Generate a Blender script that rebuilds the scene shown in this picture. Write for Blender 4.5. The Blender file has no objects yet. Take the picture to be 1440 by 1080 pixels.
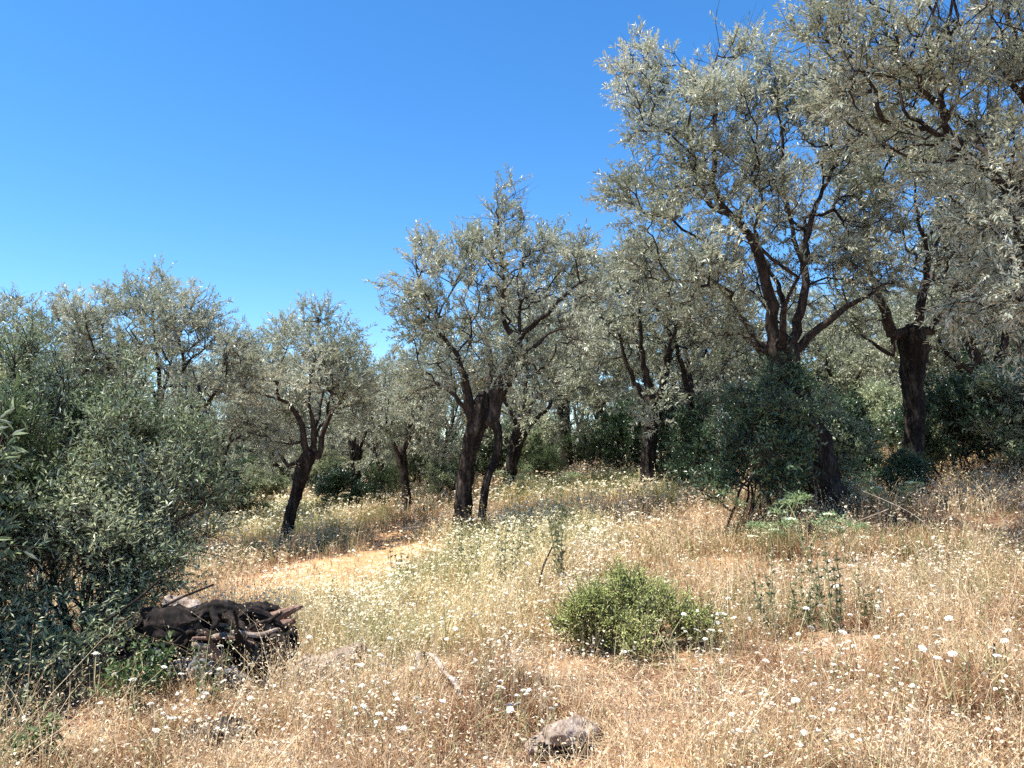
import bpy, math, random, time
import numpy as np
from mathutils import Vector, noise as mnoise

T0 = time.time()
rng = np.random.default_rng(7)
random.seed(7)
sc = bpy.context.scene
COL = sc.collection
R = math.radians

# ------------------------------------------------------------------ camera
F = 1109.0
PITCH = R(5.0)
CAMZ = 1.6
cd = bpy.data.cameras.new("camera")
cam = bpy.data.objects.new("camera", cd)
COL.objects.link(cam)
cam.location = (0, 0, CAMZ)
cam.rotation_euler = (R(90) + PITCH, 0, 0)
cd.sensor_width = 36
cd.lens = 36 * F / 1440
cd.clip_end = 2000
cd.clip_start = 0.05
sc.camera = cam


def P(px, row, d):
    """point seen at a photo position, d metres along the view axis"""
    x = (px - 720) / F * d
    u = (540 - row) / F * d
    return np.array([x, d * math.cos(PITCH) - u * math.sin(PITCH), CAMZ + d * math.sin(PITCH) + u * math.cos(PITCH)])


# ------------------------------------------------------------------ noise
def _h(ix, iy, s):
    n = np.sin(ix * 127.1 + iy * 311.7 + s * 74.7) * 43758.5453
    return n - np.floor(n)


def vnoise(x, y, s=0):
    ix = np.floor(x); iy = np.floor(y)
    fx = x - ix; fy = y - iy
    fx = fx * fx * (3 - 2 * fx); fy = fy * fy * (3 - 2 * fy)
    a = _h(ix, iy, s); b = _h(ix + 1, iy, s); c = _h(ix, iy + 1, s); d = _h(ix + 1, iy + 1, s)
    return (a * (1 - fx) + b * fx) * (1 - fy) + (c * (1 - fx) + d * fx) * fy


def fbm(x, y, s=0, o=4):
    v = 0; a = .5
    for i in range(o):
        v = v + a * vnoise(x, y, s + i * 13); a *= .5; x = x * 2.03; y = y * 2.03
    return v


# ------------------------------------------------------------------ terrain
CTRL = [(0, 1080, 3.5), (360, 1080, 3.35), (720, 1080, 3.25), (1080, 1080, 3.15), (1440, 1080, 3.05),
        (720, 905, 5.0), (300, 945, 4.9), (890, 912, 5.0), (1320, 905, 4.6), (60, 930, 5.2),
        (510, 795, 8.6), (720, 800, 7.6), (1000, 792, 7.3), (1380, 782, 6.8),
        (400, 758, 12.4), (655, 735, 11.4), (560, 722, 13.5), (420, 712, 17), (830, 672, 15.5),
        (1158, 697, 9.6), (1285, 688, 11), (1430, 634, 12.8), (980, 672, 14.5), (722, 676, 17),
        (545, 690, 20), (320, 700, 19), (120, 760, 12), (820, 655, 24), (1000, 640, 22), (1250, 615, 20),
        (1440, 590, 19), (700, 652, 30), (400, 680, 30), (1100, 620, 32)]
CP = np.array([P(*c) for c in CTRL])
_c = CP[:, :2]


def _phi(r2):
    return np.where(r2 > 1e-9, .5 * r2 * np.log(np.maximum(r2, 1e-9)), 0)


_n = len(_c)
_K = _phi(((_c[:, None] - _c[None]) ** 2).sum(-1)) + np.eye(_n) * 1.5
_Q = np.c_[np.ones(_n), _c]
_A = np.zeros((_n + 3, _n + 3)); _A[:_n, :_n] = _K; _A[:_n, _n:] = _Q; _A[_n:, :_n] = _Q.T
_W = np.linalg.solve(_A, np.r_[CP[:, 2], 0, 0, 0])


def H(x, y, micro=True):
    x = np.asarray(x, float); y = np.asarray(y, float)
    sh = x.shape; x = x.ravel(); y = y.ravel()
    dx = x; dy = y - 14
    r = np.hypot(dx, dy)
    k = np.where(r > 18, 18 / np.maximum(r, 1e-6), 1)
    qx = dx * k; qy = dy * k + 14
    out = np.empty(len(x))
    for i in range(0, len(x), 60000):
        j = slice(i, i + 60000)
        d2 = (qx[j, None] - _c[None, :, 0]) ** 2 + (qy[j, None] - _c[None, :, 1]) ** 2
        out[j] = _phi(d2) @ _W[:_n] + _W[_n] + _W[_n + 1] * qx[j] + _W[_n + 2] * qy[j]
    t = np.clip((y - 4) / 6, 0, 1); out -= .05 + .13 * t * t * (3 - 2 * t)
    ex = np.maximum(r - 18, 0)
    out = out - ex * .035 + ex * .05 * np.clip(dx / np.maximum(r, 1), -.6, 1)
    if micro:
        f = np.clip((30 - r) / 10, 0, 1)
        out = out + f * ((fbm(x * .9, y * .9, 3) - .47) * .16 + (fbm(x * 4, y * 4, 5) - .47) * .07)
    return out.reshape(sh)


def h1(x, y):
    return float(H(np.array([x]), np.array([y]))[0])


def G(px, row):
    """where the ground is seen at this photo position"""
    ds = np.geomspace(2.5, 40, 400)
    pts = np.array([P(px, row, d) for d in ds])
    z = H(pts[:, 0], pts[:, 1])
    k = np.argmax(pts[:, 2] < z) if (pts[:, 2] < z).any() else len(ds) - 1
    p = pts[k].copy(); p[2] = z[k]
    return p


def at(px, d):
    """ground point d metres off, straight below photo column px"""
    x = (px - 720) / F * d
    return np.array([x, d, h1(x, d)])


# ------------------------------------------------------------------ materials
def newmat(name):
    m = bpy.data.materials.new(name); m.use_nodes = True
    nt = m.node_tree; nt.nodes.clear()
    return m, nt, nt.nodes, nt.links


def ramp(nd, stops):
    r = nd.new("ShaderNodeValToRGB")
    e = r.color_ramp.elements
    e[0].position, e[0].color = stops[0][0], (*stops[0][1], 1)
    e[1].position, e[1].color = stops[-1][0], (*stops[-1][1], 1)
    for p, c in stops[1:-1]:
        x = e.new(p); x.color = (*c, 1)
    return r


def leaf_mat(name, top, under, rough=.45, transl=.3, tcol=None, spec=.5):
    """two-sided leaf: ramp by per-leaf tint, paler underside, some light passes through"""
    m, nt, nd, ln = newmat(name)
    at_ = nd.new("ShaderNodeAttribute"); at_.attribute_name = "tint"
    r1 = ramp(nd, top); r2 = ramp(nd, under)
    ln.new(at_.outputs["Fac"], r1.inputs[0]); ln.new(at_.outputs["Fac"], r2.inputs[0])
    geo = nd.new("ShaderNodeNewGeometry")
    mx = nd.new("ShaderNodeMix"); mx.data_type = 'RGBA'
    ln.new(geo.outputs["Backfacing"], mx.inputs["Factor"])
    ln.new(r1.outputs[0], mx.inputs["A"]); ln.new(r2.outputs[0], mx.inputs["B"])
    p = nd.new("ShaderNodeBsdfPrincipled")
    p.inputs["Roughness"].default_value = rough
    p.inputs["Specular IOR Level"].default_value = spec
    ln.new(mx.outputs["Result"], p.inputs["Base Color"])
    t = nd.new("ShaderNodeBsdfTranslucent")
    if tcol:
        t.inputs["Color"].default_value = (*tcol, 1)
    else:
        ln.new(r1.outputs[0], t.inputs["Color"])
    ms = nd.new("ShaderNodeMixShader"); ms.inputs[0].default_value = transl
    ln.new(p.outputs[0], ms.inputs[1]); ln.new(t.outputs[0], ms.inputs[2])
    o = nd.new("ShaderNodeOutputMaterial"); ln.new(ms.outputs[0], o.inputs[0])
    return m


def bark_mat(name, c1, c2, c3, scale=9, bump=.6):
    m, nt, nd, ln = newmat(name)
    tc = nd.new("ShaderNodeTexCoord")
    mp = nd.new("ShaderNodeMapping"); mp.inputs["Scale"].default_value = (1, 1, .3)
    ln.new(tc.outputs["Object"], mp.inputs[0])
    n1 = nd.new("ShaderNodeTexNoise"); n1.inputs["Scale"].default_value = scale; n1.inputs["Detail"].default_value = 6
    n1.inputs["Roughness"].default_value = .7
    n2 = nd.new("ShaderNodeTexNoise"); n2.inputs["Scale"].default_value = scale * 4.5; n2.inputs["Detail"].default_value = 4
    ln.new(mp.outputs[0], n1.inputs[0]); ln.new(mp.outputs[0], n2.inputs[0])
    ad = nd.new("ShaderNodeMath"); ad.operation = 'MULTIPLY_ADD'; ad.inputs[1].default_value = .45
    ln.new(n2.outputs["Fac"], ad.inputs[0]); ln.new(n1.outputs["Fac"], ad.inputs[2])
    r = ramp(nd, [(.5, c1), (.7, c2), (.95, c3)])
    ln.new(ad.outputs[0], r.inputs[0])
    p = nd.new("ShaderNodeBsdfPrincipled"); p.inputs["Roughness"].default_value = .9
    p.inputs["Specular IOR Level"].default_value = .2
    ln.new(r.outputs[0], p.inputs["Base Color"])
    b = nd.new("ShaderNodeBump"); b.inputs["Strength"].default_value = bump; b.inputs["Distance"].default_value = .03
    ln.new(ad.outputs[0], b.inputs["Height"]); ln.new(b.outputs[0], p.inputs["Normal"])
    o = nd.new("ShaderNodeOutputMaterial"); ln.new(p.outputs[0], o.inputs[0])
    return m


M = {}
M['bark'] = bark_mat("olive_bark", (.007, .0048, .0036), (.02, .014, .011), (.10, .08, .064))
M['twig'] = bark_mat("olive_twig", (.015, .0105, .0085), (.036, .027, .022), (.11, .085, .07), 14, .3)
M['graywood'] = bark_mat("weathered_wood", (.10, .068, .05), (.28, .215, .17), (.50, .42, .35), 14, .8)
M['palewood'] = bark_mat("bleached_wood", (.15, .11, .09), (.36, .29, .24), (.60, .53, .47), 16, .7)
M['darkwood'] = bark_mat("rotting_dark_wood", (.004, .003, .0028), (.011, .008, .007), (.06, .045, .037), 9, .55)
M['redwood'] = bark_mat("reddish_split_wood", (.07, .038, .026), (.19, .115, .085), (.38, .27, .21), 14, .6)
M['stone'] = bark_mat("blue_grey_stone", (.06, .07, .085), (.13, .145, .17), (.24, .26, .28), 7, .6)
M['palestone'] = bark_mat("pale_stone", (.22, .18, .15), (.42, .36, .31), (.62, .57, .52), 9, .7)
OT = [(0, (.15, .165, .085)), (.45, (.31, .335, .225)), (.85, (.53, .55, .42)), (1, (.54, .52, .38))]
OU = [(0, (.40, .42, .33)), (.6, (.60, .61, .49)), (1, (.68, .66, .53))]
M['olive'] = leaf_mat("olive_leaf", OT, OU, .4, .26, None, .55)
M['olive_far'] = leaf_mat("olive_leaf_greener", [(0, (.13, .155, .075)), (.5, (.28, .305, .18)), (1, (.46, .485, .35))], OU, .42, .26, None, .5)
M['wild'] = leaf_mat("wild_olive_leaf", [(0, (.10, .145, .055)), (.5, (.25, .305, .14)), (1, (.50, .52, .30))],
                     [(0, (.30, .35, .25)), (1, (.55, .57, .44))], .42, .25, None, .45)
M['broom'] = leaf_mat("fine_green_leaf", [(0, (.07, .13, .04)), (.5, (.13, .20, .07)), (1, (.20, .26, .11))],
                      [(0, (.08, .13, .04)), (1, (.18, .23, .10))], .5, .3)
M['dark'] = leaf_mat("dark_evergreen_leaf", [(0, (.022, .05, .02)), (.6, (.055, .11, .048)), (1, (.20, .28, .14))],
                     [(0, (.08, .13, .06)), (1, (.17, .23, .12))], .35, .25, None, .7)
M['fresh'] = leaf_mat("fresh_yellow_green_leaf", [(0, (.34, .40, .11)), (.5, (.53, .57, .20)), (.85, (.62, .61, .28)), (1, (.74, .66, .40))],
                      [(0, (.20, .25, .08)), (1, (.48, .46, .2))], .5, .42)
M['lacy'] = leaf_mat("pale_lacy_leaf", [(0, (.15, .24, .09)), (1, (.36, .45, .23))], [(0, (.3, .42, .2)), (1, (.5, .6, .34))], .5, .35)
M['weed'] = leaf_mat("dark_weed_leaf", [(0, (.06, .10, .04)), (.7, (.11, .16, .07)), (1, (.26, .24, .12))],
                     [(0, (.10, .14, .07)), (1, (.2, .22, .12))], .5, .25)


def grass_mat(name, red, yel):
    m, nt, nd, ln = newmat(name)
    a1 = nd.new("ShaderNodeAttribute"); a1.attribute_name = "tint"
    a2 = nd.new("ShaderNodeAttribute"); a2.attribute_name = "zone"
    r1 = ramp(nd, red); r2 = ramp(nd, yel)
    ln.new(a1.outputs["Fac"], r1.inputs[0]); ln.new(a1.outputs["Fac"], r2.inputs[0])
    mx = nd.new("ShaderNodeMix"); mx.data_type = 'RGBA'
    ln.new(a2.outputs["Fac"], mx.inputs["Factor"])
    ln.new(r1.outputs[0], mx.inputs["A"]); ln.new(r2.outputs[0], mx.inputs["B"])
    p = nd.new("ShaderNodeBsdfPrincipled"); p.inputs["Roughness"].default_value = .6
    p.inputs["Specular IOR Level"].default_value = .3
    ln.new(mx.outputs["Result"], p.inputs["Base Color"])
    t = nd.new("ShaderNodeBsdfTranslucent"); ln.new(mx.outputs["Result"], t.inputs["Color"])
    ms = nd.new("ShaderNodeMixShader"); ms.inputs[0].default_value = .35
    ln.new(p.outputs[0], ms.inputs[1]); ln.new(t.outputs[0], ms.inputs[2])
    o = nd.new("ShaderNodeOutputMaterial"); ln.new(ms.outputs[0], o.inputs[0])
    return m


M['grass'] = grass_mat("dry_grass", [(0, (.11, .042, .018)), (.35, (.30, .145, .07)), (.7, (.52, .34, .19)), (1, (.80, .66, .46))],
                       [(0, (.34, .25, .10)), (.4, (.56, .42, .19)), (.75, (.72, .58, .30)), (1, (.85, .75, .48))])
M['straw'] = grass_mat("straw_stalk", [(0, (.36, .20, .095)), (.5, (.66, .48, .28)), (1, (.88, .78, .57))],
                       [(0, (.48, .38, .16)), (.5, (.74, .62, .33)), (1, (.90, .82, .56))])
M['greenery'] = grass_mat("green_herb", [(0, (.14, .16, .06)), (.5, (.28, .28, .12)), (1, (.48, .42, .22))],
                          [(0, (.16, .21, .07)), (.5, (.32, .36, .15)), (1, (.55, .53, .28))])
M['cream'] = grass_mat("cream_flower", [(0, (.50, .34, .22)), (.4, (.72, .58, .42)), (.8, (.86, .79, .64)), (1, (.9, .87, .78))],
                       [(0, (.58, .50, .27)), (.4, (.78, .73, .46)), (.8, (.88, .85, .64)), (1, (.9, .89, .8))])


def plain(name, c, rough=.6, tr=0):
    m, nt, nd, ln = newmat(name)
    n1 = nd.new("ShaderNodeTexNoise"); n1.inputs["Scale"].default_value = 60
    r = ramp(nd, [(.3, tuple(v * .88 for v in c)), (.7, c)]); ln.new(n1.outputs["Fac"], r.inputs[0])
    p = nd.new("ShaderNodeBsdfPrincipled"); p.inputs["Roughness"].default_value = rough
    ln.new(r.outputs[0], p.inputs["Base Color"])
    o = nd.new("ShaderNodeOutputMaterial")
    if tr:
        t = nd.new("ShaderNodeBsdfTranslucent"); ln.new(r.outputs[0], t.inputs[0])
        ms = nd.new("ShaderNodeMixShader"); ms.inputs[0].default_value = tr
        ln.new(p.outputs[0], ms.inputs[1]); ln.new(t.outputs[0], ms.inputs[2]); ln.new(ms.outputs[0], o.inputs[0])
    else:
        ln.new(p.outputs[0], o.inputs[0])
    return m


M['petal'] = plain("white_petal", (.88, .87, .80), .6, .25)
M['disc'] = plain("yellow_flower_centre", (.70, .55, .16), .7)
M['stem'] = plain("dry_green_stem", (.33, .30, .14), .6)
M['umbel'] = plain("greenish_white_umbel", (.78, .83, .62), .6, .25)


def ground_mat():
    m, nt, nd, ln = newmat("dry_earth")
    tc = nd.new("ShaderNodeTexCoord")
    n1 = nd.new("ShaderNodeTexNoise"); n1.inputs["Scale"].default_value = 1.3; n1.inputs["Detail"].default_value = 8
    n2 = nd.new("ShaderNodeTexNoise"); n2.inputs["Scale"].default_value = 38; n2.inputs["Detail"].default_value = 6
    n2.inputs["Roughness"].default_value = .75
    for n in (n1, n2):
        ln.new(tc.outputs["Object"], n.inputs[0])
    ad = nd.new("ShaderNodeMath"); ad.operation = 'MULTIPLY_ADD'; ad.inputs[1].default_value = .6
    ln.new(n2.outputs["Fac"], ad.inputs[0]); ln.new(n1.outputs["Fac"], ad.inputs[2])
    r = ramp(nd, [(.5, (.085, .042, .024)), (.75, (.20, .11, .065)), (1, (.38, .25, .165))])
    ln.new(ad.outputs[0], r.inputs[0])
    a = nd.new("ShaderNodeAttribute"); a.attribute_name = "bare"
    rs = ramp(nd, [(.5, (.34, .175, .08)), (.8, (.48, .28, .14)), (1, (.58, .38, .22))])
    ln.new(ad.outputs[0], rs.inputs[0])
    mx = nd.new("ShaderNodeMix"); mx.data_type = 'RGBA'
    ln.new(a.outputs["Fac"], mx.inputs["Factor"]); ln.new(r.outputs[0], mx.inputs["A"]); ln.new(rs.outputs[0], mx.inputs["B"])
    p = nd.new("ShaderNodeBsdfPrincipled"); p.inputs["Roughness"].default_value = .95
    p.inputs["Specular IOR Level"].default_value = .15
    ln.new(mx.outputs["Result"], p.inputs["Base Color"])
    b = nd.new("ShaderNodeBump"); b.inputs["Strength"].default_value = .7; b.inputs["Distance"].default_value = .03
    ln.new(ad.outputs[0], b.inputs["Height"]); ln.new(b.outputs[0], p.inputs["Normal"])
    o = nd.new("ShaderNodeOutputMaterial"); ln.new(p.outputs[0], o.inputs[0])
    return m


M['ground'] = ground_mat()


# ------------------------------------------------------------------ mesh building
def make_mesh(name, verts, faces, mats, attrs=None, midx=None, smooth=False):
    """faces: list of (n,k) index arrays; attrs: {name: per-face float array}"""
    me = bpy.data.meshes.new(name)
    verts = np.asarray(verts, np.float32)
    fs = [np.asarray(f, np.int32) for f in faces if len(f)]
    me.vertices.add(len(verts)); me.vertices.foreach_set("co", verts.ravel())
    loops = np.concatenate([f.ravel() for f in fs])
    sizes = np.concatenate([np.full(len(f), f.shape[1], np.int32) for f in fs])
    starts = np.r_[0, np.cumsum(sizes)[:-1]].astype(np.int32)
    me.loops.add(len(loops)); me.loops.foreach_set("vertex_index", loops)
    me.polygons.add(len(sizes)); me.polygons.foreach_set("loop_start", starts)
    for m in mats:
        me.materials.append(m)
    if midx is not None:
        me.polygons.foreach_set("material_index", np.asarray(midx, np.int32))
    me.polygons.foreach_set("use_smooth", np.full(len(sizes), smooth, bool))
    for k, v in (attrs or {}).items():
        a = me.attributes.new(k, 'FLOAT', 'FACE'); a.data.foreach_set("value", np.asarray(v, np.float32))
    me.update(calc_edges=True)
    return me


def link(name, me, parent=None, loc=None):
    o = bpy.data.objects.new(name, me)
    COL.objects.link(o)
    if parent is not None:
        o.parent = parent
    if loc is not None:
        o.location = [float(v) for v in loc]
    return o


def tag(o, label=None, cat=None, group=None, kind=None):
    if label: o["label"] = label
    if cat: o["category"] = cat
    if group: o["group"] = group
    if kind: o["kind"] = kind
    return o


def thing(name, label, cat, loc=(0, 0, 0), group=None):
    o = bpy.data.objects.new(name, None); COL.objects.link(o)
    o.empty_display_size = .2
    o.location = [float(v) for v in loc]
    return tag(o, label, cat, group)


def copy_thing(src, loc, rz, s, label, name=None):
    r = src.copy(); COL.objects.link(r)
    if name: r.name = name
    r.location = [float(v) for v in loc]; r.rotation_euler = (0, 0, rz)
    r.scale = s if isinstance(s, tuple) else (s, s, s)
    r["label"] = label
    for ch in src.children:
        c = ch.copy(); COL.objects.link(c); c.parent = r
        for g in ch.children:
            d = g.copy(); COL.objects.link(d); d.parent = c
    return r


def unit(v):
    return v / np.maximum(np.linalg.norm(v, axis=-1, keepdims=True), 1e-9)


def spline(pts, step):
    """Catmull-Rom through rows of pts, resampled about every step of the first three columns"""
    p = np.asarray(pts, float)
    q = np.vstack([2 * p[0] - p[1], p, 2 * p[-1] - p[-2]])
    out = []
    for i in range(1, len(q) - 2):
        n = max(1, int(np.linalg.norm(q[i + 1, :3] - q[i, :3]) / step))
        for t in np.arange(n) / n:
            out.append(.5 * (2 * q[i] + (q[i + 1] - q[i - 1]) * t + (2 * q[i - 1] - 5 * q[i] + 4 * q[i + 1] - q[i + 2]) * t * t
                             + (3 * q[i] - q[i - 1] - 3 * q[i + 1] + q[i + 2]) * t ** 3))
    out.append(p[-1])
    return np.array(out)


REF = unit(np.array([.37, .92, .09]))


def gnarly(pts, sides=28, amp=.14, seed=0, step=.05, flare=.0, knob=0., ridges=6, cap_noise=.3, fine=.4):
    """one thick woody tube from rows (x,y,z,r): ridged, knobbly, both ends closed. Returns verts, quads, tris"""
    s = spline(pts, step)
    n = len(s)
    tan = unit(np.gradient(s[:, :3], axis=0))
    u = unit(np.cross(tan, REF)); v = np.cross(tan, u)
    th = np.arange(sides) / sides * 2 * math.pi
    V = np.empty((n + 2, sides, 3))
    off = Vector((seed * 7.3, seed * 3.1, seed * 1.7))
    for i in range(n):
        t = i / (n - 1)
        r0 = s[i, 3] * (1 + flare * math.exp(-t * 9)) * (1 + knob * math.exp(-((t - .93) / .09) ** 2))
        tw = t * 1.4 + seed
        for j in range(sides):
            d = u[i] * math.cos(th[j]) + v[i] * math.sin(th[j])
            p = Vector(s[i, :3] + d * s[i, 3])
            k = mnoise.fractal(p * (1.1 / max(s[i, 3], .03)) + off, 1., 2., 3)
            k2 = mnoise.noise(p * (3.6 / max(s[i, 3], .03)) + off) + fine * mnoise.noise(p * (9 / max(s[i, 3], .02)) + off)
            rid = math.sin(ridges * (th[j] + tw) + 2 * mnoise.noise(p * 2 + off))
            rr = r0 * (1 + amp * (k * 1.1 + .35 * rid + .45 * k2) + flare * .35 * math.exp(-t * 9) * math.sin(4 * th[j] + seed))
            V[i, j] = s[i, :3] + d * max(rr, .25 * r0)
    for e, i in ((n, 0), (n + 1, n - 1)):
        c = s[i, :3] + tan[i] * (s[i, 3] * (.5 if i else -.4))
        V[e] = c + (V[i] - s[i, :3]) * .62 + rng.normal(0, cap_noise * s[i, 3] * .25, (sides, 3))
    J = np.arange(sides); J1 = (J + 1) % sides
    quads = []
    rows = [n] + list(range(n)) + [n + 1]
    for a, b in zip(rows[:-1], rows[1:]):
        quads.append(np.c_[a * sides + J, a * sides + J1, b * sides + J1, b * sides + J])
    vs = V.reshape(-1, 3)
    c0 = len(vs)
    vs = np.vstack([vs, V[n].mean(0) - tan[0] * s[0, 3] * .25, V[n + 1].mean(0) + tan[-1] * s[-1, 3] * .3])
    tris = np.vstack([np.c_[np.full(sides, c0), n * sides + J1, n * sides + J], np.c_[np.full(sides, c0 + 1), (n + 1) * sides + J, (n + 1) * sides + J1]])
    return vs, np.vstack(quads), tris


def join_parts(parts):
    vs, q, t, o = [], [], [], 0
    for v, a, b in parts:
        vs.append(v); q.append(a + o); t.append(b + o); o += len(v)
    return np.vstack(vs), np.vstack(q), np.vstack(t)


def edge_tubes(pos, par, rad, sel, sides):
    """tapered tubes for the edges parent->node with sel[node]; rings shared along the thickest child"""
    n = len(pos)
    dom = np.full(n, -1)
    order = np.argsort(rad)
    ok = par[order] >= 0
    dom[par[order][ok]] = order[ok]                   # the last (thickest) written wins
    din = np.zeros((n, 3)); k = par >= 0
    din[k] = unit(pos[k] - pos[par[k]])
    dout = din.copy(); kd = dom >= 0
    dout[kd] = unit(pos[dom[kd]] - pos[kd])
    tan = unit(din + dout + 1e-6)
    th = np.arange(sides) / sides * 2 * math.pi

    def ring(p, t, r):
        u = unit(np.cross(t, REF)); v = np.cross(t, u)
        return p[:, None] + r[:, None, None] * (u[:, None] * np.cos(th)[None, :, None] + v[:, None] * np.sin(th)[None, :, None])

    nodes = ring(pos, tan, rad)
    e = np.where(sel & (par >= 0))[0]
    isd = dom[par[e]] == e
    br = e[~isd]
    extra = ring(pos[par[br]], din[br], rad[br] * 1.05)
    start = np.empty(len(e), int)
    start[isd] = par[e[isd]]
    start[~isd] = n + np.arange(len(br))
    V = np.concatenate([nodes, extra]).reshape(-1, 3)
    J = np.arange(sides); J1 = (J + 1) % sides
    a = start[:, None] * sides; b = e[:, None] * sides
    quads = np.stack([a + J, a + J1, b + J1, b + J], -1).reshape(-1, 4)
    used, inv = np.unique(quads, return_inverse=True)
    return V[used], inv.reshape(-1, 4)


def leaves_mesh(base, t, L, W, up_bias=1., fold=.12, droop=.1, seed=0):
    g = np.random.default_rng(seed)
    n = len(base)
    upv = np.array([0, 0, up_bias]) + g.normal(0, .75, (n, 3))
    s = unit(np.cross(t, upv)); nn = np.cross(s, t)
    L = L[:, None]; W = W[:, None]
    b = base; mid = base + t * L * .48
    tip = base + t * L - nn * L * droop
    v = np.stack([b, mid + s * W * .5 + nn * W * fold, tip, mid - s * W * .5 + nn * W * fold], 1).reshape(-1, 3)
    q = np.arange(n * 4).reshape(-1, 4)
    return v, q


def grow(skel_pos, skel_par, skel_rad, skel_limb, A, bf=.3, jit=.09, seg=.16, seed=0):
    """join crown points A to the skeleton as a minimal branching tree; long edges get bent midpoints"""
    g = np.random.default_rng(seed)
    S = len(skel_pos)
    plen = np.zeros(S)
    for i in range(S):
        if skel_par[i] >= 0:
            plen[i] = plen[skel_par[i]] + np.linalg.norm(skel_pos[i] - skel_pos[skel_par[i]])
    N = len(A)
    best = np.full(N, 1e9); bp = np.zeros(N, int)
    for i in range(S):
        if i == 0 and S > 6: continue
        d = np.linalg.norm(A - skel_pos[i], axis=1) + bf * plen[i]
        m = d < best; best[m] = d[m]; bp[m] = i
    pos = list(skel_pos); par = list(skel_par); pl = list(plen); limb = list(skel_limb)
    rad0 = list(skel_rad); tip = [False] * S
    done = np.zeros(N, bool)
    for _ in range(N):
        i = int(np.argmin(np.where(done, 1e12, best)))
        done[i] = True
        p = bp[i]
        a = np.asarray(pos[p]); b = A[i]; L = np.linalg.norm(b - a)
        k = max(1, int(round(L / seg)))
        prev = p
        pr = g.normal(0, jit * L / max(1, k) ** .5, (k, 3))
        for j in range(1, k + 1):
            t = j / k
            q = a + (b - a) * t
            if j < k:
                q = q + pr[j] + np.array([0, 0, -.06 * L * math.sin(math.pi * t)])
            pos.append(q); par.append(prev); limb.append(limb[p]); rad0.append(0); tip.append(j == k)
            pl.append(pl[prev] + np.linalg.norm(q - np.asarray(pos[prev])))
            prev = len(pos) - 1
        d = np.linalg.norm(A - b, axis=1) + bf * pl[prev]
        m = (~done) & (d < best); best[m] = d[m]; bp[m] = prev
    pos = np.array(pos); par = np.array(par); rad0 = np.array(rad0); limb = np.array(limb); tip = np.array(tip)
    acc = np.where(tip, .0032 ** 2.35, 0.)
    for i in range(len(pos) - 1, -1, -1):
        if acc[i] == 0: acc[i] = .003 ** 2.35
        if par[i] >= 0: acc[par[i]] += acc[i]
    r = np.maximum(acc ** (1 / 2.35), rad0)
    return pos, par, r, limb, tip


def sample_blobs(blobs, n, shell=.55, seed=0):
    g = np.random.default_rng(seed)
    B = np.array(blobs, float)                    # x,y,z,r
    w = B[:, 3] ** 2.2; w /= w.sum()
    k = g.choice(len(B), n, p=w)
    d = unit(g.normal(0, 1, (n, 3)))
    rr = np.where(g.random(n) < shell, .78 + .24 * g.random(n), g.random(n) ** (1 / 3)) * B[k, 3]
    return B[k, :3] + d * rr[:, None] * np.array([1, 1, .92])


def lumpy(bl, k=4, f=(.42, .62), off=.62, seed=0):
    """break smooth blobs into clumps of smaller ones"""
    g = np.random.default_rng(seed + 77)
    out = []
    for b in bl:
        d = unit(g.normal(0, 1, (k, 3))) * (b[3] * off)
        for q in d:
            out.append(np.r_[b[:3] + q, b[3] * g.uniform(*f)])
    return np.array(out)


def depth_in(A, blobs):
    """how deep (m) points sit under the outer surface of the blob union"""
    B = np.array(blobs, float)
    d = B[None, :, 3] - np.linalg.norm(A[:, None] - B[None, :, :3], axis=2)
    return d.max(1)


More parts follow.
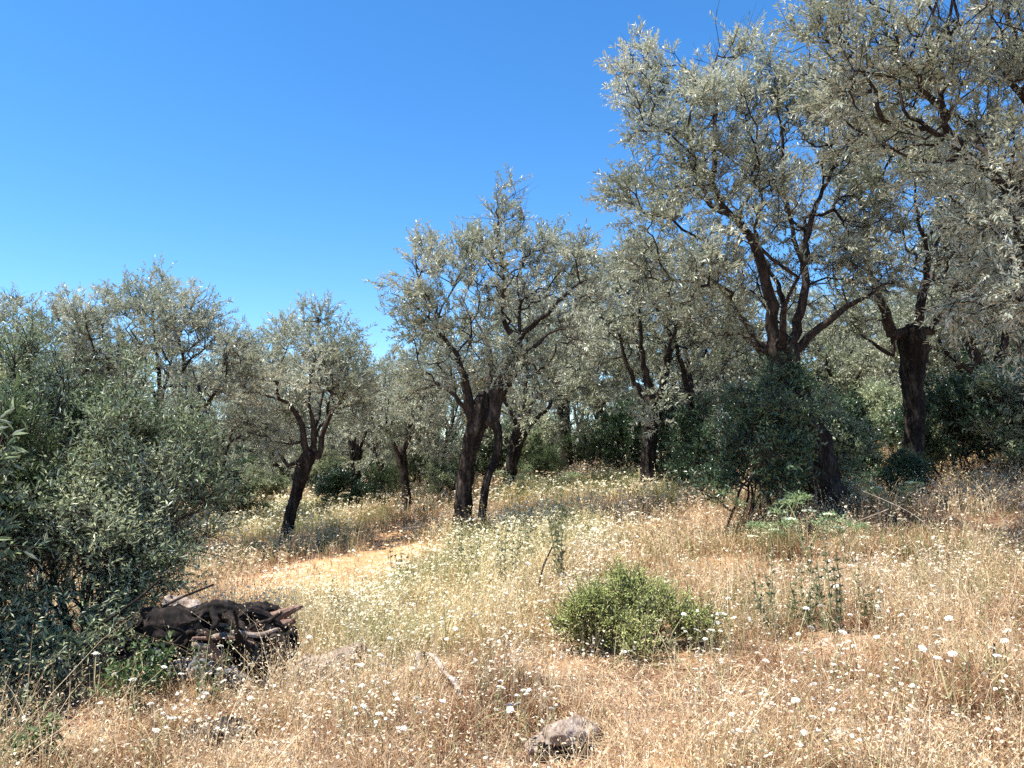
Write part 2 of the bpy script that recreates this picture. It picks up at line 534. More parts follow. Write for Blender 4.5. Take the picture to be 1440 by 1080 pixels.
def foliage_for(pos, par, rad, tip, center, twigs=4, tl=(.12, .28), per=14, LW=(.055, .013), up=.35, seed=0,
                gate=None, spread=.9, thin=.011, extra=.35, up_bias=1., leafang=.9, droop=.1):
    """twigs at the branch ends with leaves set along them -> (twig tubes, leaf quads, tint)"""
    g = np.random.default_rng(seed)
    src = np.where(tip | ((rad < thin) & (g.random(len(pos)) < extra)))[0]
    src = src[par[src] >= 0]
    cnt = np.floor(twigs + g.random(len(src))).astype(int)
    own = np.repeat(src, cnt)
    m = len(own)
    leafy = np.ones(m, bool) if gate is None else g.random(m) < gate(pos[own]) / 1.1
    o = pos[own]; din = unit(o - pos[par[own]])
    out = unit(o - center)
    d = unit(din * .6 + out * .45 + np.array([0, 0, up]) + g.normal(0, spread * .6, (m, 3)))
    L = tl[0] + (tl[1] - tl[0]) * g.random(m)
    bend = g.normal(0, .18, (m, 3)) * L[:, None] + np.array([0, 0, -.04])
    mid = o + d * L[:, None] * .5 + bend * .3
    end = o + d * L[:, None] + bend
    th = np.arange(3) / 3 * 2 * math.pi
    u = unit(np.cross(d, REF)); v = np.cross(d, u)
    rr = lambda r: r * (u[:, None] * np.cos(th)[None, :, None] + v[:, None] * np.sin(th)[None, :, None])
    V = np.concatenate([o[:, None] + rr(.0028), mid[:, None] + rr(.0022), end[:, None] + rr(.001)], 1).reshape(-1, 3)
    J = np.arange(3); J1 = (J + 1) % 3
    f = np.concatenate([np.stack([J, J1, J1 + 3, J + 3], 1), np.stack([J + 3, J1 + 3, J1 + 6, J + 6], 1)])
    tq = (np.arange(m)[:, None, None] * 9 + f[None]).reshape(-1, 4)
    lf_ = np.where(leafy)[0]
    k = np.repeat(lf_, per)
    t = np.tile((np.arange(per) + .5) / per, len(lf_)) + g.uniform(-.04, .04, len(k))
    t = np.clip(.12 + .9 * t, 0, 1)
    b = np.where(t[:, None] < .5, o[k] + (mid - o)[k] * (t * 2)[:, None], mid[k] + (end - mid)[k] * (t * 2 - 1)[:, None])
    tw = unit(end - mid)[k]
    rd = g.normal(0, 1, (len(k), 3)); rd = unit(rd - tw * (rd * tw).sum(1, keepdims=True))
    ld = unit(tw * (1.25 - leafang * .8) + rd * leafang + np.array([0, 0, .12]))
    LL = LW[0] * g.uniform(.5, 1.3, len(k)); WW = LW[1] * g.uniform(.75, 1.25, len(k))
    lv, lq = leaves_mesh(b, ld, LL, WW, up_bias, seed=seed + 1, droop=droop)
    clump = g.random(len(pos))[own][k]
    big = vnoise(b[:, 0] * 1.7 + b[:, 1] * .9, b[:, 2] * 1.7 - b[:, 1] * .6, seed + 3)
    tint = np.clip(.3 * clump + .4 * g.random(len(k)) + .75 * (big - .3), 0, 1)
    return (V, tq), (lv, lq), tint


# ------------------------------------------------------------------ trees
def skeleton(limbs, step=.11, seed=0, wob=.02):
    """limbs: lists of (x,y,z,r) rows; the first point of each attaches to the nearest earlier node"""
    g = np.random.default_rng(seed)
    pos = [np.asarray(limbs[0][0][:3], float)]; par = [-1]; rad = [limbs[0][0][3]]; lim = [0]
    nid = 0
    for L, main in limbs_iter(limbs):
        s = spline(L, step)
        s[1:-1, :3] += g.normal(0, wob, (len(s) - 2, 3))
        if main:
            prev = 0; cur = nid; nid += 1
        else:
            d = np.linalg.norm(np.array(pos) - s[0, :3], axis=1); prev = int(np.argmin(d)); cur = lim[prev]
        for q in s[1:]:
            pos.append(q[:3]); par.append(prev); rad.append(q[3]); lim.append(cur); prev = len(pos) - 1
    return np.array(pos), np.array(par), np.array(rad), np.array(lim), nid


def limbs_iter(limbs):
    for L in limbs:
        yield (L[0], L[1]) if isinstance(L, tuple) else (L, True)


def build_tree(name, label, cat, group, base, trunks, limbs, blobs, n, seed, leaf='olive', twigs=3, per=18, LW=(.070, .0178),
               tl=(.15, .36), gate_depth=.26, stubs=(), shell=.55, bf=.3, knob=.06, extra=.3):
    """everything in world coordinates; stored relative to base"""
    base = np.asarray(base, float)
    root = thing(name, label, cat, base, group)
    off = np.r_[base, 0]
    parts = [gnarly(np.asarray(t) - off, sides=36, amp=.2, ridges=8, seed=seed + i, flare=.5 if i == 0 else .3, knob=knob if i == 0 else .1)
             for i, t in enumerate(trunks)]
    for i, s_ in enumerate(stubs):
        parts.append(gnarly(np.asarray(s_) - off, sides=16, seed=seed + 30 + i, amp=.2))
    v, q, t = join_parts(parts)
    link("trunk", make_mesh("trunk", v, [q, t], [M['bark']], smooth=True), root)
    lim = [(np.asarray(L[0], float) - off, L[1]) if isinstance(L, tuple) else (np.asarray(L, float) - off, True) for L in limbs]
    lim_in = [x if not x[1] else x for x in lim]
    # skeleton expects the first limb's first node as the root
    g = np.random.default_rng(seed)
    sp, spar, srad, slim, nl = skeleton2(lim_in, seed)
    B0 = np.asarray(blobs, float) - off
    B = lumpy(B0, 4, seed=seed)
    A = sample_blobs(B, n, shell, seed)
    pos, par, rad, limb, tip = grow(sp, spar, srad, slim, A, bf=bf, seed=seed)
    big = rad > .02; med = (rad <= .02) & (rad > .007); sm = rad <= .007
    for k in range(nl):
        vs, qs, o = [], [], 0
        for sel, sides in ((big, 9), (med, 6), (sm, 4)):
            s_ = sel & (limb == k)
            if not (s_ & (par >= 0)).any(): continue
            a, b = edge_tubes(pos, par, rad, s_, sides)
            vs.append(a); qs.append(b + o); o += len(a)
        if vs:
            link("limb", make_mesh("limb", np.vstack(vs), [np.vstack(qs)], [M['twig']], smooth=True), root)
    c = B[:, :3].mean(0) - np.array([0, 0, .5])

    def gate(p):
        d = depth_in(p, B0)
        return np.where(d > gate_depth, .16, 1.15) * np.where(vnoise(p[:, 0] * 2.6 + p[:, 1] * 1.3, p[:, 2] * 2.6 - p[:, 1], seed) < .3, .2, 1.1)
    (tv, tq), (lv, lq), tint = foliage_for(pos, par, rad, tip, c, twigs, tl, per, LW, seed=seed, gate=gate, extra=extra, leafang=.72, spread=.8)
    me = make_mesh("crown", np.vstack([lv, tv]), [np.vstack([lq, tq + len(lv)])], [M[leaf], M['twig']],
                   {"tint": np.r_[tint, np.zeros(len(tq))]}, np.r_[np.zeros(len(lq)), np.ones(len(tq))])
    link("crown", me, root)
    return root, len(lq)


def skeleton2(lim, seed):
    g = np.random.default_rng(seed + 5)
    pos = [lim[0][0][0, :3]]; par = [-1]; rad = [lim[0][0][0, 3]]; lb = [0]; nid = 0
    for L, main in lim:
        s = spline(L, .11)
        if len(s) > 2: s[1:-1, :3] += g.normal(0, .012, (len(s) - 2, 3))
        if main:
            prev = 0; cur = nid; nid += 1
            if np.linalg.norm(s[0, :3] - pos[0]) > .02:
                pos.append(s[0, :3]); par.append(0); rad.append(s[0, 3]); lb.append(cur); prev = len(pos) - 1
        else:
            d = np.linalg.norm(np.array(pos) - s[0, :3], axis=1); d[0] = 9; prev = int(np.argmin(d)); cur = lb[prev]
        for q in s[1:]:
            pos.append(q[:3]); par.append(prev); rad.append(q[3]); lb.append(cur); prev = len(pos) - 1
    return np.array(pos), np.array(par), np.array(rad), np.array(lb), nid


def hero(name, label, d0, trunks, limbs, blobs, n, seed, crown_depth=1.5, copies=2, **kw):
    """a tree described from the photo: rows (px,row,width_px[,depth offset]); limbs ([...], main)"""
    g = np.random.default_rng(seed + 99)
    s = 1 / F

    def row(p):
        dd = p[3] if len(p) > 3 else 0
        d = d0 + dd
        return np.r_[P(p[0], p[1], d), p[2] * .5 * d * s]
    fat = kw.pop('fat', .68); lf = kw.pop('limb_fat', .8)
    tr = [np.array([row(p) for p in t]) * np.array([1, 1, 1, fat]) for t in trunks]
    base = tr[0][0, :3].copy(); base[2] = h1(base[0], base[1])
    for t in tr:                                    # root the trunk a little under the soil
        z = h1(t[0, 0], t[0, 1]); t[0, 2] = z - .12
    st = [np.array([row(p) for p in t]) for t in kw.pop('stubs', [])]
    lm = []
    seen_ = []
    for pts, main in limbs:
        dd = g.uniform(-.5, .5)
        m = len(pts)
        rows = []
        d00 = 0 if main else min(seen_, key=lambda q: math.hypot(q[0] - pts[0][0], q[1] - pts[0][1]))[2]
        for i, p in enumerate(pts):
            e = p[3] if len(p) > 3 else d00 + dd * (i / (m - 1)) ** 1.2
            rows.append(row((p[0], p[1], p[2] * lf * (1 - .68 * (i / (m - 1)) ** 1.6), e)))
            if i: seen_.append((p[0], p[1], e))
        lm.append((np.array(rows), main))
    bl = []
    for b in blobs:
        r = b[2] * d0 * s
        offs = [b[3]] if len(b) > 3 else g.uniform(-1, 1, copies) * crown_depth
        for o in offs:
            q = P(b[0], b[1], d0 + o)
            bl.append(np.r_[q, r * (d0 + o) / d0])
    rt, nlv = build_tree(name, label, "tree", "olive trees in the grove", base, tr, lm, bl, n, seed, **kw)
    print(name, "leaves", nlv, round(time.time() - T0, 1))
    return rt
# ------------------------------------------------------------------ the olive trees that can be told apart
hero("olive_tree", "twin-trunked olive tree in the middle of the slope, its pointed crown against the sky", 11.4,
     trunks=[[(649, 735, 46), (652, 700, 38), (656, 660, 37), (664, 620, 40), (672, 590, 46), (676, 570, 38), (680, 555, 24)],
             [(674, 724, 22, -.1), (683, 684, 18, -.1), (695, 648, 18), (701, 622, 19), (698, 600, 21), (690, 584, 22), (684, 574, 16)]],
     stubs=[[(664, 590, 26), (662, 560, 22), (663, 545, 17)]],
     limbs=[([(688, 595, 26), (697, 552, 21), (713, 517, 18), (724, 484, 15), (710, 460, 12), (706, 437, 10), (710, 400, 8), (703, 357, 6), (701, 310, 4)], True),
            ([(724, 484, 11), (747, 460, 10), (770, 440, 9), (792, 416, 8), (817, 397, 7), (850, 387, 5)], False),
            ([(690, 595, 22), (708, 548, 16), (734, 513, 12), (737, 497, 11), (732, 480, 9), (730, 427, 7), (728, 390, 6), (735, 362, 4)], True),
            ([(737, 500, 9), (757, 483, 8), (775, 468, 6), (800, 462, 4)], False),
            ([(663, 585, 22), (650, 520, 13), (627, 480, 9), (603, 447, 7), (577, 427, 5), (550, 412, 4)], True),
            ([(655, 575, 9), (624, 545, 7), (592, 547, 5), (560, 560, 3)], True),
            ([(680, 580, 12, .2), (690, 520, 9, .7), (680, 470, 7, 1.0), (650, 420, 5, 1.2)], True)],
     blobs=[(703, 293, 33, 0), (700, 330, 44), (645, 365, 45), (590, 390, 46), (560, 425, 24), (700, 390, 66), (768, 358, 42), (800, 365, 36),
            (815, 395, 42), (620, 445, 52), (585, 480, 26), (760, 430, 55), (665, 490, 50), (800, 470, 44), (620, 540, 42), (745, 520, 46),
            (570, 545, 30)],
     fat=.58, n=950, seed=11, crown_depth=1.0, twigs=3, per=18)

hero("olive_tree", "small leaning olive tree left of the middle with a knobbly hammer-shaped trunk head", 12.4,
     trunks=[[(399, 760, 27), (408, 725, 28), (417, 695, 29), (424, 670, 34), (430, 650, 38), (438, 638, 34)]],
     stubs=[[(428, 658, 30), (414, 655, 30), (403, 655, 24)], [(432, 660, 24), (443, 668, 22), (453, 690, 18), (457, 712, 15)],
            [(436, 645, 24), (446, 640, 22), (448, 630, 16)]],
     limbs=[([(431, 645, 15), (428, 612, 12), (421, 588, 11), (404, 568, 10), (378, 555, 8), (352, 549, 5)], True),
            ([(443, 642, 12), (441, 612, 10), (439, 585, 9), (434, 560, 7), (440, 520, 5), (447, 470, 3)], True),
            ([(448, 642, 11), (455, 607, 10), (464, 585, 9), (478, 566, 8), (490, 545, 5), (505, 520, 3)], True),
            ([(436, 640, 9, .2), (450, 580, 7, .9), (460, 520, 5, 1.3)], True),
            ([(405, 655, 8), (385, 630, 5), (365, 625, 3)], True)],
     blobs=[(447, 458, 30, 0), (420, 485, 38), (465, 495, 40), (380, 510, 42), (440, 530, 50), (495, 520, 34), (360, 560, 36), (390, 575, 36),
            (480, 560, 34), (345, 605, 26), (400, 620, 26), (500, 570, 26)],
     fat=.54, n=640, seed=12, crown_depth=1.0, twigs=3, per=18, leaf='olive')

hero("olive_tree", "big olive tree on the right with a thick leaning trunk half hidden by dark shrubs", 9.5,
     trunks=[[(1160, 697, 92), (1147, 650, 76), (1132, 600, 68), (1118, 555, 62), (1106, 520, 62), (1098, 492, 58), (1095, 478, 44)]],
     stubs=[[(1085, 505, 30), (1072, 490, 26), (1066, 480, 18)], [(1110, 500, 30), (1125, 485, 24), (1130, 476, 16)]],
     limbs=[([(1090, 490, 24), (1086, 445, 22), (1076, 392, 20), (1065, 355, 19), (1047, 322, 17), (1018, 290, 15), (1000, 257, 13), (980, 230, 11), (960, 202, 8), (928, 180, 6), (900, 150, 4)], True),
            ([(1002, 260, 10), (1007, 187, 9), (1007, 143, 8), (1000, 113, 6), (1012, 65, 4)], False),
            ([(1112, 490, 19), (1127, 440, 17), (1132, 390, 15), (1130, 355, 14), (1143, 300, 12), (1165, 255, 10), (1178, 222, 7), (1200, 190, 4)], True),
            ([(1132, 375, 10), (1115, 320, 8), (1105, 260, 7), (1100, 200, 5), (1090, 140, 3)], False),
            ([(1118, 495, 18), (1150, 462, 15), (1190, 432, 13), (1215, 420, 10), (1240, 400, 6)], True),
            ([(1070, 495, 14), (1050, 452, 11), (1040, 440, 9), (1015, 405, 7), (980, 380, 5), (945, 360, 3)], True),
            ([(1080, 490, 11), (1040, 470, 9), (1005, 470, 7), (970, 490, 4)], True),
            ([(1100, 485, 14, .2), (1100, 420, 11, .9), (1070, 350, 8, 1.3), (1040, 250, 5, 1.6)], True),
            ([(1100, 485, 12, -.2), (1105, 430, 9, -.6), (1140, 360, 7, -.9)], True)],
     blobs=[(1012, 68, 38, 0), (1000, 110, 40), (912, 90, 40), (900, 130, 36), (880, 112, 20), (940, 150, 55), (960, 210, 60), (893, 180, 24, 0), (890, 268, 40), (930, 290, 55),
            (1040, 160, 60), (1080, 120, 50), (1100, 200, 70), (1010, 250, 62), (1100, 290, 65), (1000, 350, 55), (920, 360, 45), (1180, 200, 60),
            (1180, 300, 60), (1060, 380, 50), (960, 420, 40), (1150, 400, 55), (1010, 440, 40), (1220, 370, 45)],
     n=1400, seed=13, crown_depth=1.1, twigs=3, per=18, gate_depth=.28)

hero("olive_tree", "upright olive tree at far right, dark trunk swelling into a burl below the branches", 11.0,
     trunks=[[(1283, 690, 48), (1284, 640, 44), (1286, 580, 44), (1282, 530, 46), (1285, 500, 58), (1282, 475, 56), (1288, 462, 40)]],
     stubs=[[(1270, 492, 38), (1254, 482, 34), (1244, 474, 24)], [(1300, 486, 38), (1316, 474, 30), (1322, 460, 20)], [(1282, 475, 34), (1290, 458, 30), (1296, 444, 18)], [(1280, 510, 30, -.1), (1272, 500, 28, -.22), (1268, 490, 18, -.26)]],
     limbs=[([(1256, 472, 20), (1245, 440, 17), (1236, 422, 15), (1218, 362, 12), (1216, 300, 10), (1207, 260, 8), (1200, 215, 5)], True),
            ([(1310, 465, 17), (1332, 425, 14), (1352, 395, 11), (1375, 350, 8), (1390, 310, 5)], True),
            ([(1290, 460, 17), (1298, 420, 14), (1305, 360, 11), (1290, 300, 8), (1285, 250, 5)], True),
            ([(1256, 500, 9), (1225, 482, 7), (1196, 452, 5)], True),
            ([(1290, 465, 14, .2), (1300, 390, 11, 1.), (1330, 320, 7, 1.5)], True)],
     blobs=[(1205, 230, 50), (1260, 220, 50), (1230, 300, 55), (1290, 280, 60), (1350, 290, 55), (1300, 350, 60), (1370, 360, 55), (1200, 330, 40),
            (1240, 390, 45), (1340, 420, 45), (1400, 410, 45), (1200, 450, 30), (1330, 235, 46), (1380, 260, 46), (1295, 215, 40), (1250, 170, 36)],
     fat=.58, n=950, seed=14, crown_depth=1.1, twigs=3, per=18, leaf='olive_far')

hero("olive_tree", "nearest olive tree, leaning in over the top right corner with large bright leaves", 7.4,
     trunks=[[(1600, 735, 90), (1592, 620, 78), (1570, 520, 70), (1545, 440, 64), (1525, 390, 50)]],
     limbs=[([(1530, 400, 36), (1480, 330, 22), (1425, 270, 16), (1372, 228, 14), (1335, 190, 12), (1318, 120, 10), (1310, 66, 11), (1318, 0, 9), (1320, -60, 5)], True),
            ([(1335, 192, 9), (1290, 180, 8), (1240, 164, 7.5), (1228, 130, 10), (1206, 90, 7), (1170, 60, 4)], False),
            ([(1318, 130, 10), (1335, 95, 8), (1352, 70, 5)], False),
            ([(1360, 222, 10), (1300, 228, 8), (1250, 205, 6), (1200, 180, 4)], False),
            ([(1310, 182, 9), (1270, 150, 7), (1265, 90, 4)], False),
            ([(1525, 395, 36), (1490, 250, 26), (1450, 120, 18), (1420, 30, 10), (1400, -50, 6)], True),
            ([(1462, 160, 14), (1400, 90, 10), (1370, 50, 6)], False),
            ([(1535, 390, 34), (1600, 250, 24), (1640, 100, 14), (1640, 0, 8)], True),
            ([(1520, 420, 20, -.2), (1470, 370, 14, -.7), (1430, 330, 9, -1.0)], True)],
     blobs=[(1150, 55, 50, 0), (1200, 40, 60), (1180, 120, 60), (1260, 70, 75), (1260, 160, 60), (1340, 30, 80), (1340, 110, 60), (1420, 60, 80), (1310, -60, 80),
            (1420, -60, 90), (1500, 40, 90), (1410, 180, 60), (1440, 270, 66), (1400, 330, 46), (1450, 380, 60), (1520, 250, 80), (1600, 100, 110), (1600, -40, 90),
            (1200, 160, 50), (1370, 300, 45), (1420, 330, 70, -.5), (1395, 420, 55, -.3), (1450, 460, 66, -.4), (1385, 250, 48, -.6), (1440, 180, 60, -.7), (1400, 120, 60, .5), (1360, 200, 50, .9), (1460, 540, 50, -.2), (1330, 240, 44, -.2), (1290, 215, 36, .2), (1395, 190, 46, -.8), (1340, 160, 40, -.5), (1270, 190, 36, -.3)],
     n=1750, seed=15, crown_depth=.9, twigs=3, per=18, LW=(.062, .0165), knob=.1)

hero("olive_tree", "olive tree at the left whose forked limbs show above the grey-green bush", 11.8,
     trunks=[[(196, 760, 40), (200, 700, 34), (205, 650, 34), (210, 612, 40)]],
     limbs=[([(208, 615, 15), (218, 585, 12), (222, 560, 11), (224, 525, 9), (218, 490, 7), (215, 450, 4), (216, 415, 3)], True),
            ([(215, 610, 13), (238, 600, 12), (268, 585, 11), (298, 560, 9), (308, 535, 6), (318, 505, 4)], True),
            ([(222, 555, 8), (200, 535, 7), (185, 520, 6), (180, 480, 4)], False),
            ([(288, 566, 6), (278, 540, 5), (268, 515, 3)], False),
            ([(205, 612, 12), (175, 580, 9), (155, 550, 6), (150, 500, 4)], True),
            ([(210, 612, 12, .2), (230, 550, 8, .9), (250, 470, 5, 1.2)], True)],
     blobs=[(215, 415, 32, 0), (180, 425, 36), (265, 420, 34, 0), (250, 440, 40), (150, 455, 34), (200, 470, 50), (290, 465, 36), (250, 500, 44), (315, 500, 34),
            (160, 520, 44), (300, 535, 30), (130, 570, 40), (190, 560, 36), (330, 545, 26), (110, 460, 40), (100, 520, 44), (340, 500, 34), (270, 540, 30)],
     n=760, seed=16, crown_depth=1.0, twigs=3, per=18, leaf='olive')


# ------------------------------------------------------------------ more of the grove behind: four kinds, copied
def kind_tree(seed, h=1.5, lean=.2, n=620, spread=1.5, leaf='olive', first=None):
    g = np.random.default_rng(seed)
    a = g.uniform(0, 6.28)
    lx, ly = math.cos(a) * lean, math.sin(a) * lean
    tr = np.array([[0, 0, -.15, .16], [lx * .2, ly * .2, h * .3, .125], [lx * .5, ly * .5, h * .65, .125], [lx * .9, ly * .9, h * .95, .16], [lx, ly, h * 1.08, .12]])
    limbs = []
    blobs = []
    m = 5
    for k in range(m):
        b = a + k * 6.28 / m + g.uniform(-.4, .4)
        rr = spread * g.uniform(.55, .95); top = h + g.uniform(1.2, 2.4)
        c, s = math.cos(b), math.sin(b)
        p0 = np.array([lx + c * .1, ly + s * .1, h])
        p1 = p0 + np.array([c * rr * .35, s * rr * .35, (top - h) * .4]) + g.normal(0, .08, 3)
        p2 = p0 + np.array([c * rr * .6, s * rr * .6, (top - h) * .75]) + g.normal(0, .12, 3)
        p3 = p0 + np.array([c * rr * .85, s * rr * .85, top - h])
        limbs.append((np.array([np.r_[p0, .055], np.r_[p1, .038], np.r_[p2, .025], np.r_[p3, .012]]), True))
        blobs.append(np.r_[p3, g.uniform(.5, .8)])
        blobs.append(np.r_[p2 + g.normal(0, .25, 3) + np.array([c * .4, s * .4, 0]), g.uniform(.5, .75)])
        blobs.append(np.r_[p0 + np.array([c * rr * 1.05, s * rr * 1.05, g.uniform(-.1, .35)]), g.uniform(.38, .52)])
        blobs.append(np.r_[p1 + np.array([c * .7, s * .7, .1]) + g.normal(0, .15, 3), g.uniform(.4, .6)])
    blobs.append(np.array([lx, ly, h + 1.9, .8])); blobs.append(np.array([lx, ly, h + 2.5, .6]))
    r, k = build_tree("olive_tree", first, "tree", "olive trees in the grove", (0, 0, 0), [tr], limbs, np.array(blobs), n, seed,
                      leaf=leaf, twigs=4, per=10, LW=(.088, .025), tl=(.14, .28), gate_depth=.35)
    ztop = max(b[2] + b[3] for b in blobs)
    print("kind", seed, k, ztop, round(time.time() - T0, 1))
    return r, ztop


KIND = [kind_tree(21, 1.4, .35, leaf='olive_far'), kind_tree(22, 1.6, .15, spread=1.7), kind_tree(23, 1.3, .5, spread=1.4, leaf='olive_far'), kind_tree(24, 1.7, .25, spread=1.6)]
used = set()
# (photo column, metres off, top row, kind, turn, label)
GROVE = [
    (48, 11.2, 418, 3, .4, "olive tree at the left edge with a rounded crown behind the grey-green bush"),
    (713, 16.0, 395, 0, 1.0, "dark olive tree whose bent trunk stands right behind the twin-trunked tree"),
    (798, 19.5, 350, 3, 2.0, "olive tree with a V of limbs on the crest right of the middle"),
    (908, 14.0, 322, 1, 3.6, "olive tree with a dark straight trunk left of the big right tree"),
    (972, 15.5, 330, 2, .3, "grey-trunked olive tree close left of the shrubs under the big right tree"),
    (502, 17.5, 476, 1, 2.5, "pale-crowned olive tree between the small leaning tree and the twin-trunked tree"),
    (546, 21.0, 492, 0, 4.4, "slim olive trunk in the shade right of the pale-crowned tree"),
    (604, 18.5, 505, 2, 2.9, "leaning olive trunk low in the shade left of the twin-trunked tree"),
    (384, 21.0, 492, 3, 5.1, "olive tree in the distance just left of the small leaning tree"),
    (318, 22.0, 486, 1, .9, "distant olive tree right of the forked limbs over the bush"),
    (850, 24.0, 370, 0, 5.6, "far olive tree behind the straight dark trunk, its crown in the gap of sky"),
    (1050, 18.0, 400, 3, 1.4, "olive tree in the deep shade behind the left side of the big right tree"),
    (1215, 17.0, 385, 2, 4.0, "olive tree seen between the trunks of the two right trees"),
    (1392, 15.0, 330, 0, 3.0, "olive tree with a gnarled trunk behind the right edge shrubs"),
    (1330, 20.0, 370, 1, 1.8, "olive tree far up the slope behind the burl trunk"),
    (130, 20.0, 500, 0, 2.2, "distant olive tree showing dimly above the bush at the left"),
    (235, 27.0, 560, 3, 3.3, "lowest far olive tree seen under the forked limbs"),
    (440, 27.0, 520, 2, 1.1, "far olive tree behind the small leaning tree"),
    (640, 26.0, 480, 3, .2, "far olive tree behind the twin trunk"),
    (750, 27.0, 470, 1, 5.0, "far olive tree on the crest between the dark bent trunk and the V of limbs"),
    (940, 25.0, 420, 2, 5.9, "far olive tree behind the grey trunk"),
    (1130, 25.0, 410, 0, .8, "far olive tree behind the big leaning trunk"),
    (1440, 21.0, 300, 3, 2.6, "far olive tree up the slope at the right edge"),
    (-70, 15.0, 440, 2, 1.9, "olive tree just past the left edge of the grove"),
    (1560, 14.0, 150, 1, 4.7, "olive tree just past the right edge of the grove"),
    (345, 31.0, 560, 0, 3.9, "smallest far olive tree low at the left, under the distant crowns"),
    (560, 32.0, 530, 1, 2.8, "faintest far olive tree behind the slim shaded trunk"),

    (128, 14.5, 432, 2, 5.0, "olive tree filling the gap left of the forked tree above the bush"),
    (318, 15.5, 478, 3, 2.4, "olive tree whose crown joins the forked tree to the small leaning tree"),
    (575, 15.5, 490, 3, .9, "olive tree whose low crown meets the left side of the twin-trunked tree"),
    (1445, 17.0, 210, 1, 3.7, "tall olive tree filling the right edge behind the overhanging branch"),
    (1360, 14.5, 270, 2, 2.2, "olive tree behind the right side of the burl-trunked tree"),
    (400, 40.0, 540, 3, 1.2, "farthest olive tree behind the small leaning tree"),
    (260, 38.0, 575, 2, 4.1, "farthest olive tree seen low under the forked limbs"),
    (500, 42.0, 545, 0, 2.2, "farthest olive tree behind the pale-crowned tree"),
    (700, 40.0, 520, 2, 3.1, "farthest olive tree behind the twin trunk"),
    (820, 38.0, 500, 1, .6, "farthest olive tree on the skyline of the crest"),
    (1000, 36.0, 440, 3, 5.2, "farthest olive tree up the slope behind the grey trunk"),
    (1180, 34.0, 400, 1, 2.0, "farthest olive tree up the slope between the right trunks"),
    (1320, 32.0, 400, 0, 4.9, "farthest olive tree up the slope behind the burl trunk"),
]
for px, d, top, k, rz, lab in GROVE:
    p = at(px, d)
    src, zt = KIND[k]
    s = (P(px, top, d)[2] - p[2]) / zt
    sx = s ** .75 if s > 1.05 else s
    if k not in used:
        used.add(k); o = src
        o.location = [float(v) for v in p]; o.rotation_euler = (0, 0, rz); o.scale = (sx, sx, s); o["label"] = lab
    else:
        copy_thing(src, p, rz, (sx, sx, s), lab, "olive_tree")


# ------------------------------------------------------------------ shrubs
def build_shrub(name, label, group, base, blobs, n, seed, leaf, stems=7, LW=(.03, .009), per=12, twigs=4, tl=(.08, .2), spread=.3,
                stem_r=.014, gate_depth=.45, bf=.35, up=.45, leafang=.9, extra=.4, cat="shrub", bark='twig', gap=.26, shell=.55, lump=4):
    base = np.asarray(base, float)
    g = np.random.default_rng(seed)
    root = thing(name, label, cat, base, group)
    B = np.asarray(blobs, float) - np.r_[base, 0]
    if lump: B = lumpy(B, lump, seed=seed, f=(.38, .6), off=.7)
    c = B[:, :3].mean(0)
    lim = []
    for k in range(stems):
        a = g.uniform(0, 6.28); q = np.array([math.cos(a) * spread * g.random(), math.sin(a) * spread * g.random(), -.05])
        q[2] += h1(base[0] + q[0], base[1] + q[1]) - base[2]
        e = B[g.integers(len(B)), :3] * .6 + c * .1 + g.normal(0, .1, 3)
        e = q + (e - q) * .75
        m = q + (e - q) * .5 + np.array([0, 0, .12 * np.linalg.norm(e - q)]) + g.normal(0, .03, 3)
        lim.append((np.array([np.r_[q, stem_r], np.r_[m, stem_r * .75], np.r_[e, stem_r * .45]]), True))
    sp, spar, srad, sl, nl = skeleton2(lim, seed)
    spar[(spar == 0) & (np.arange(len(spar)) > 0) & (np.r_[0, np.diff(sl)] != 0)] = -1
    A = sample_blobs(B, n, shell, seed)
    A = A[A[:, 2] > h_rel(A, base)]
    pos, par, rad, limb, tip = grow(sp, spar, srad, sl, A, bf=bf, seed=seed, seg=.12, jit=.07)
    rad = np.minimum(rad, stem_r * 1.3) * .8
    vs, qs, o = [], [], 0
    for sel, sides in ((rad > .008, 7), (rad <= .008, 4)):
        if (sel & (par >= 0)).any():
            a_, b_ = edge_tubes(pos, par, rad, sel, sides); vs.append(a_); qs.append(b_ + o); o += len(a_)
    link("branchwork", make_mesh("branchwork", np.vstack(vs), [np.vstack(qs)], [M[bark]], smooth=True), root)

    def gate(p):
        d = depth_in(p, B)
        return np.where(d > gate_depth, .3, 1.) * np.where(vnoise(p[:, 0] * 4 + p[:, 1] * 2, p[:, 2] * 4 - p[:, 1], seed) < gap, .3, 1.1)
    (tv, tq), (lv, lq), tint = foliage_for(pos, par, rad, tip, c - np.array([0, 0, .6]), twigs, tl, per, LW, up=up, seed=seed, gate=gate, thin=.006, extra=extra, leafang=leafang)
    me = make_mesh("foliage", np.vstack([lv, tv]), [np.vstack([lq, tq + len(lv)])], [M[leaf], M['twig']],
                   {"tint": np.r_[tint, np.zeros(len(tq))]}, np.r_[np.zeros(len(lq)), np.ones(len(tq))])
    link("foliage", me, root)
    print(name, len(lq), round(time.time() - T0, 1))
    return root


def h_rel(A, base):
    return H(A[:, 0] + base[0], A[:, 1] + base[1]) - base[2] + .03


def pblobs(d0, rows):
    out = []
    for b in rows:
        d = d0 + (b[3] if len(b) > 3 else 0)
        out.append(np.r_[P(b[0], b[1], d), b[2] * d / F])
    return out


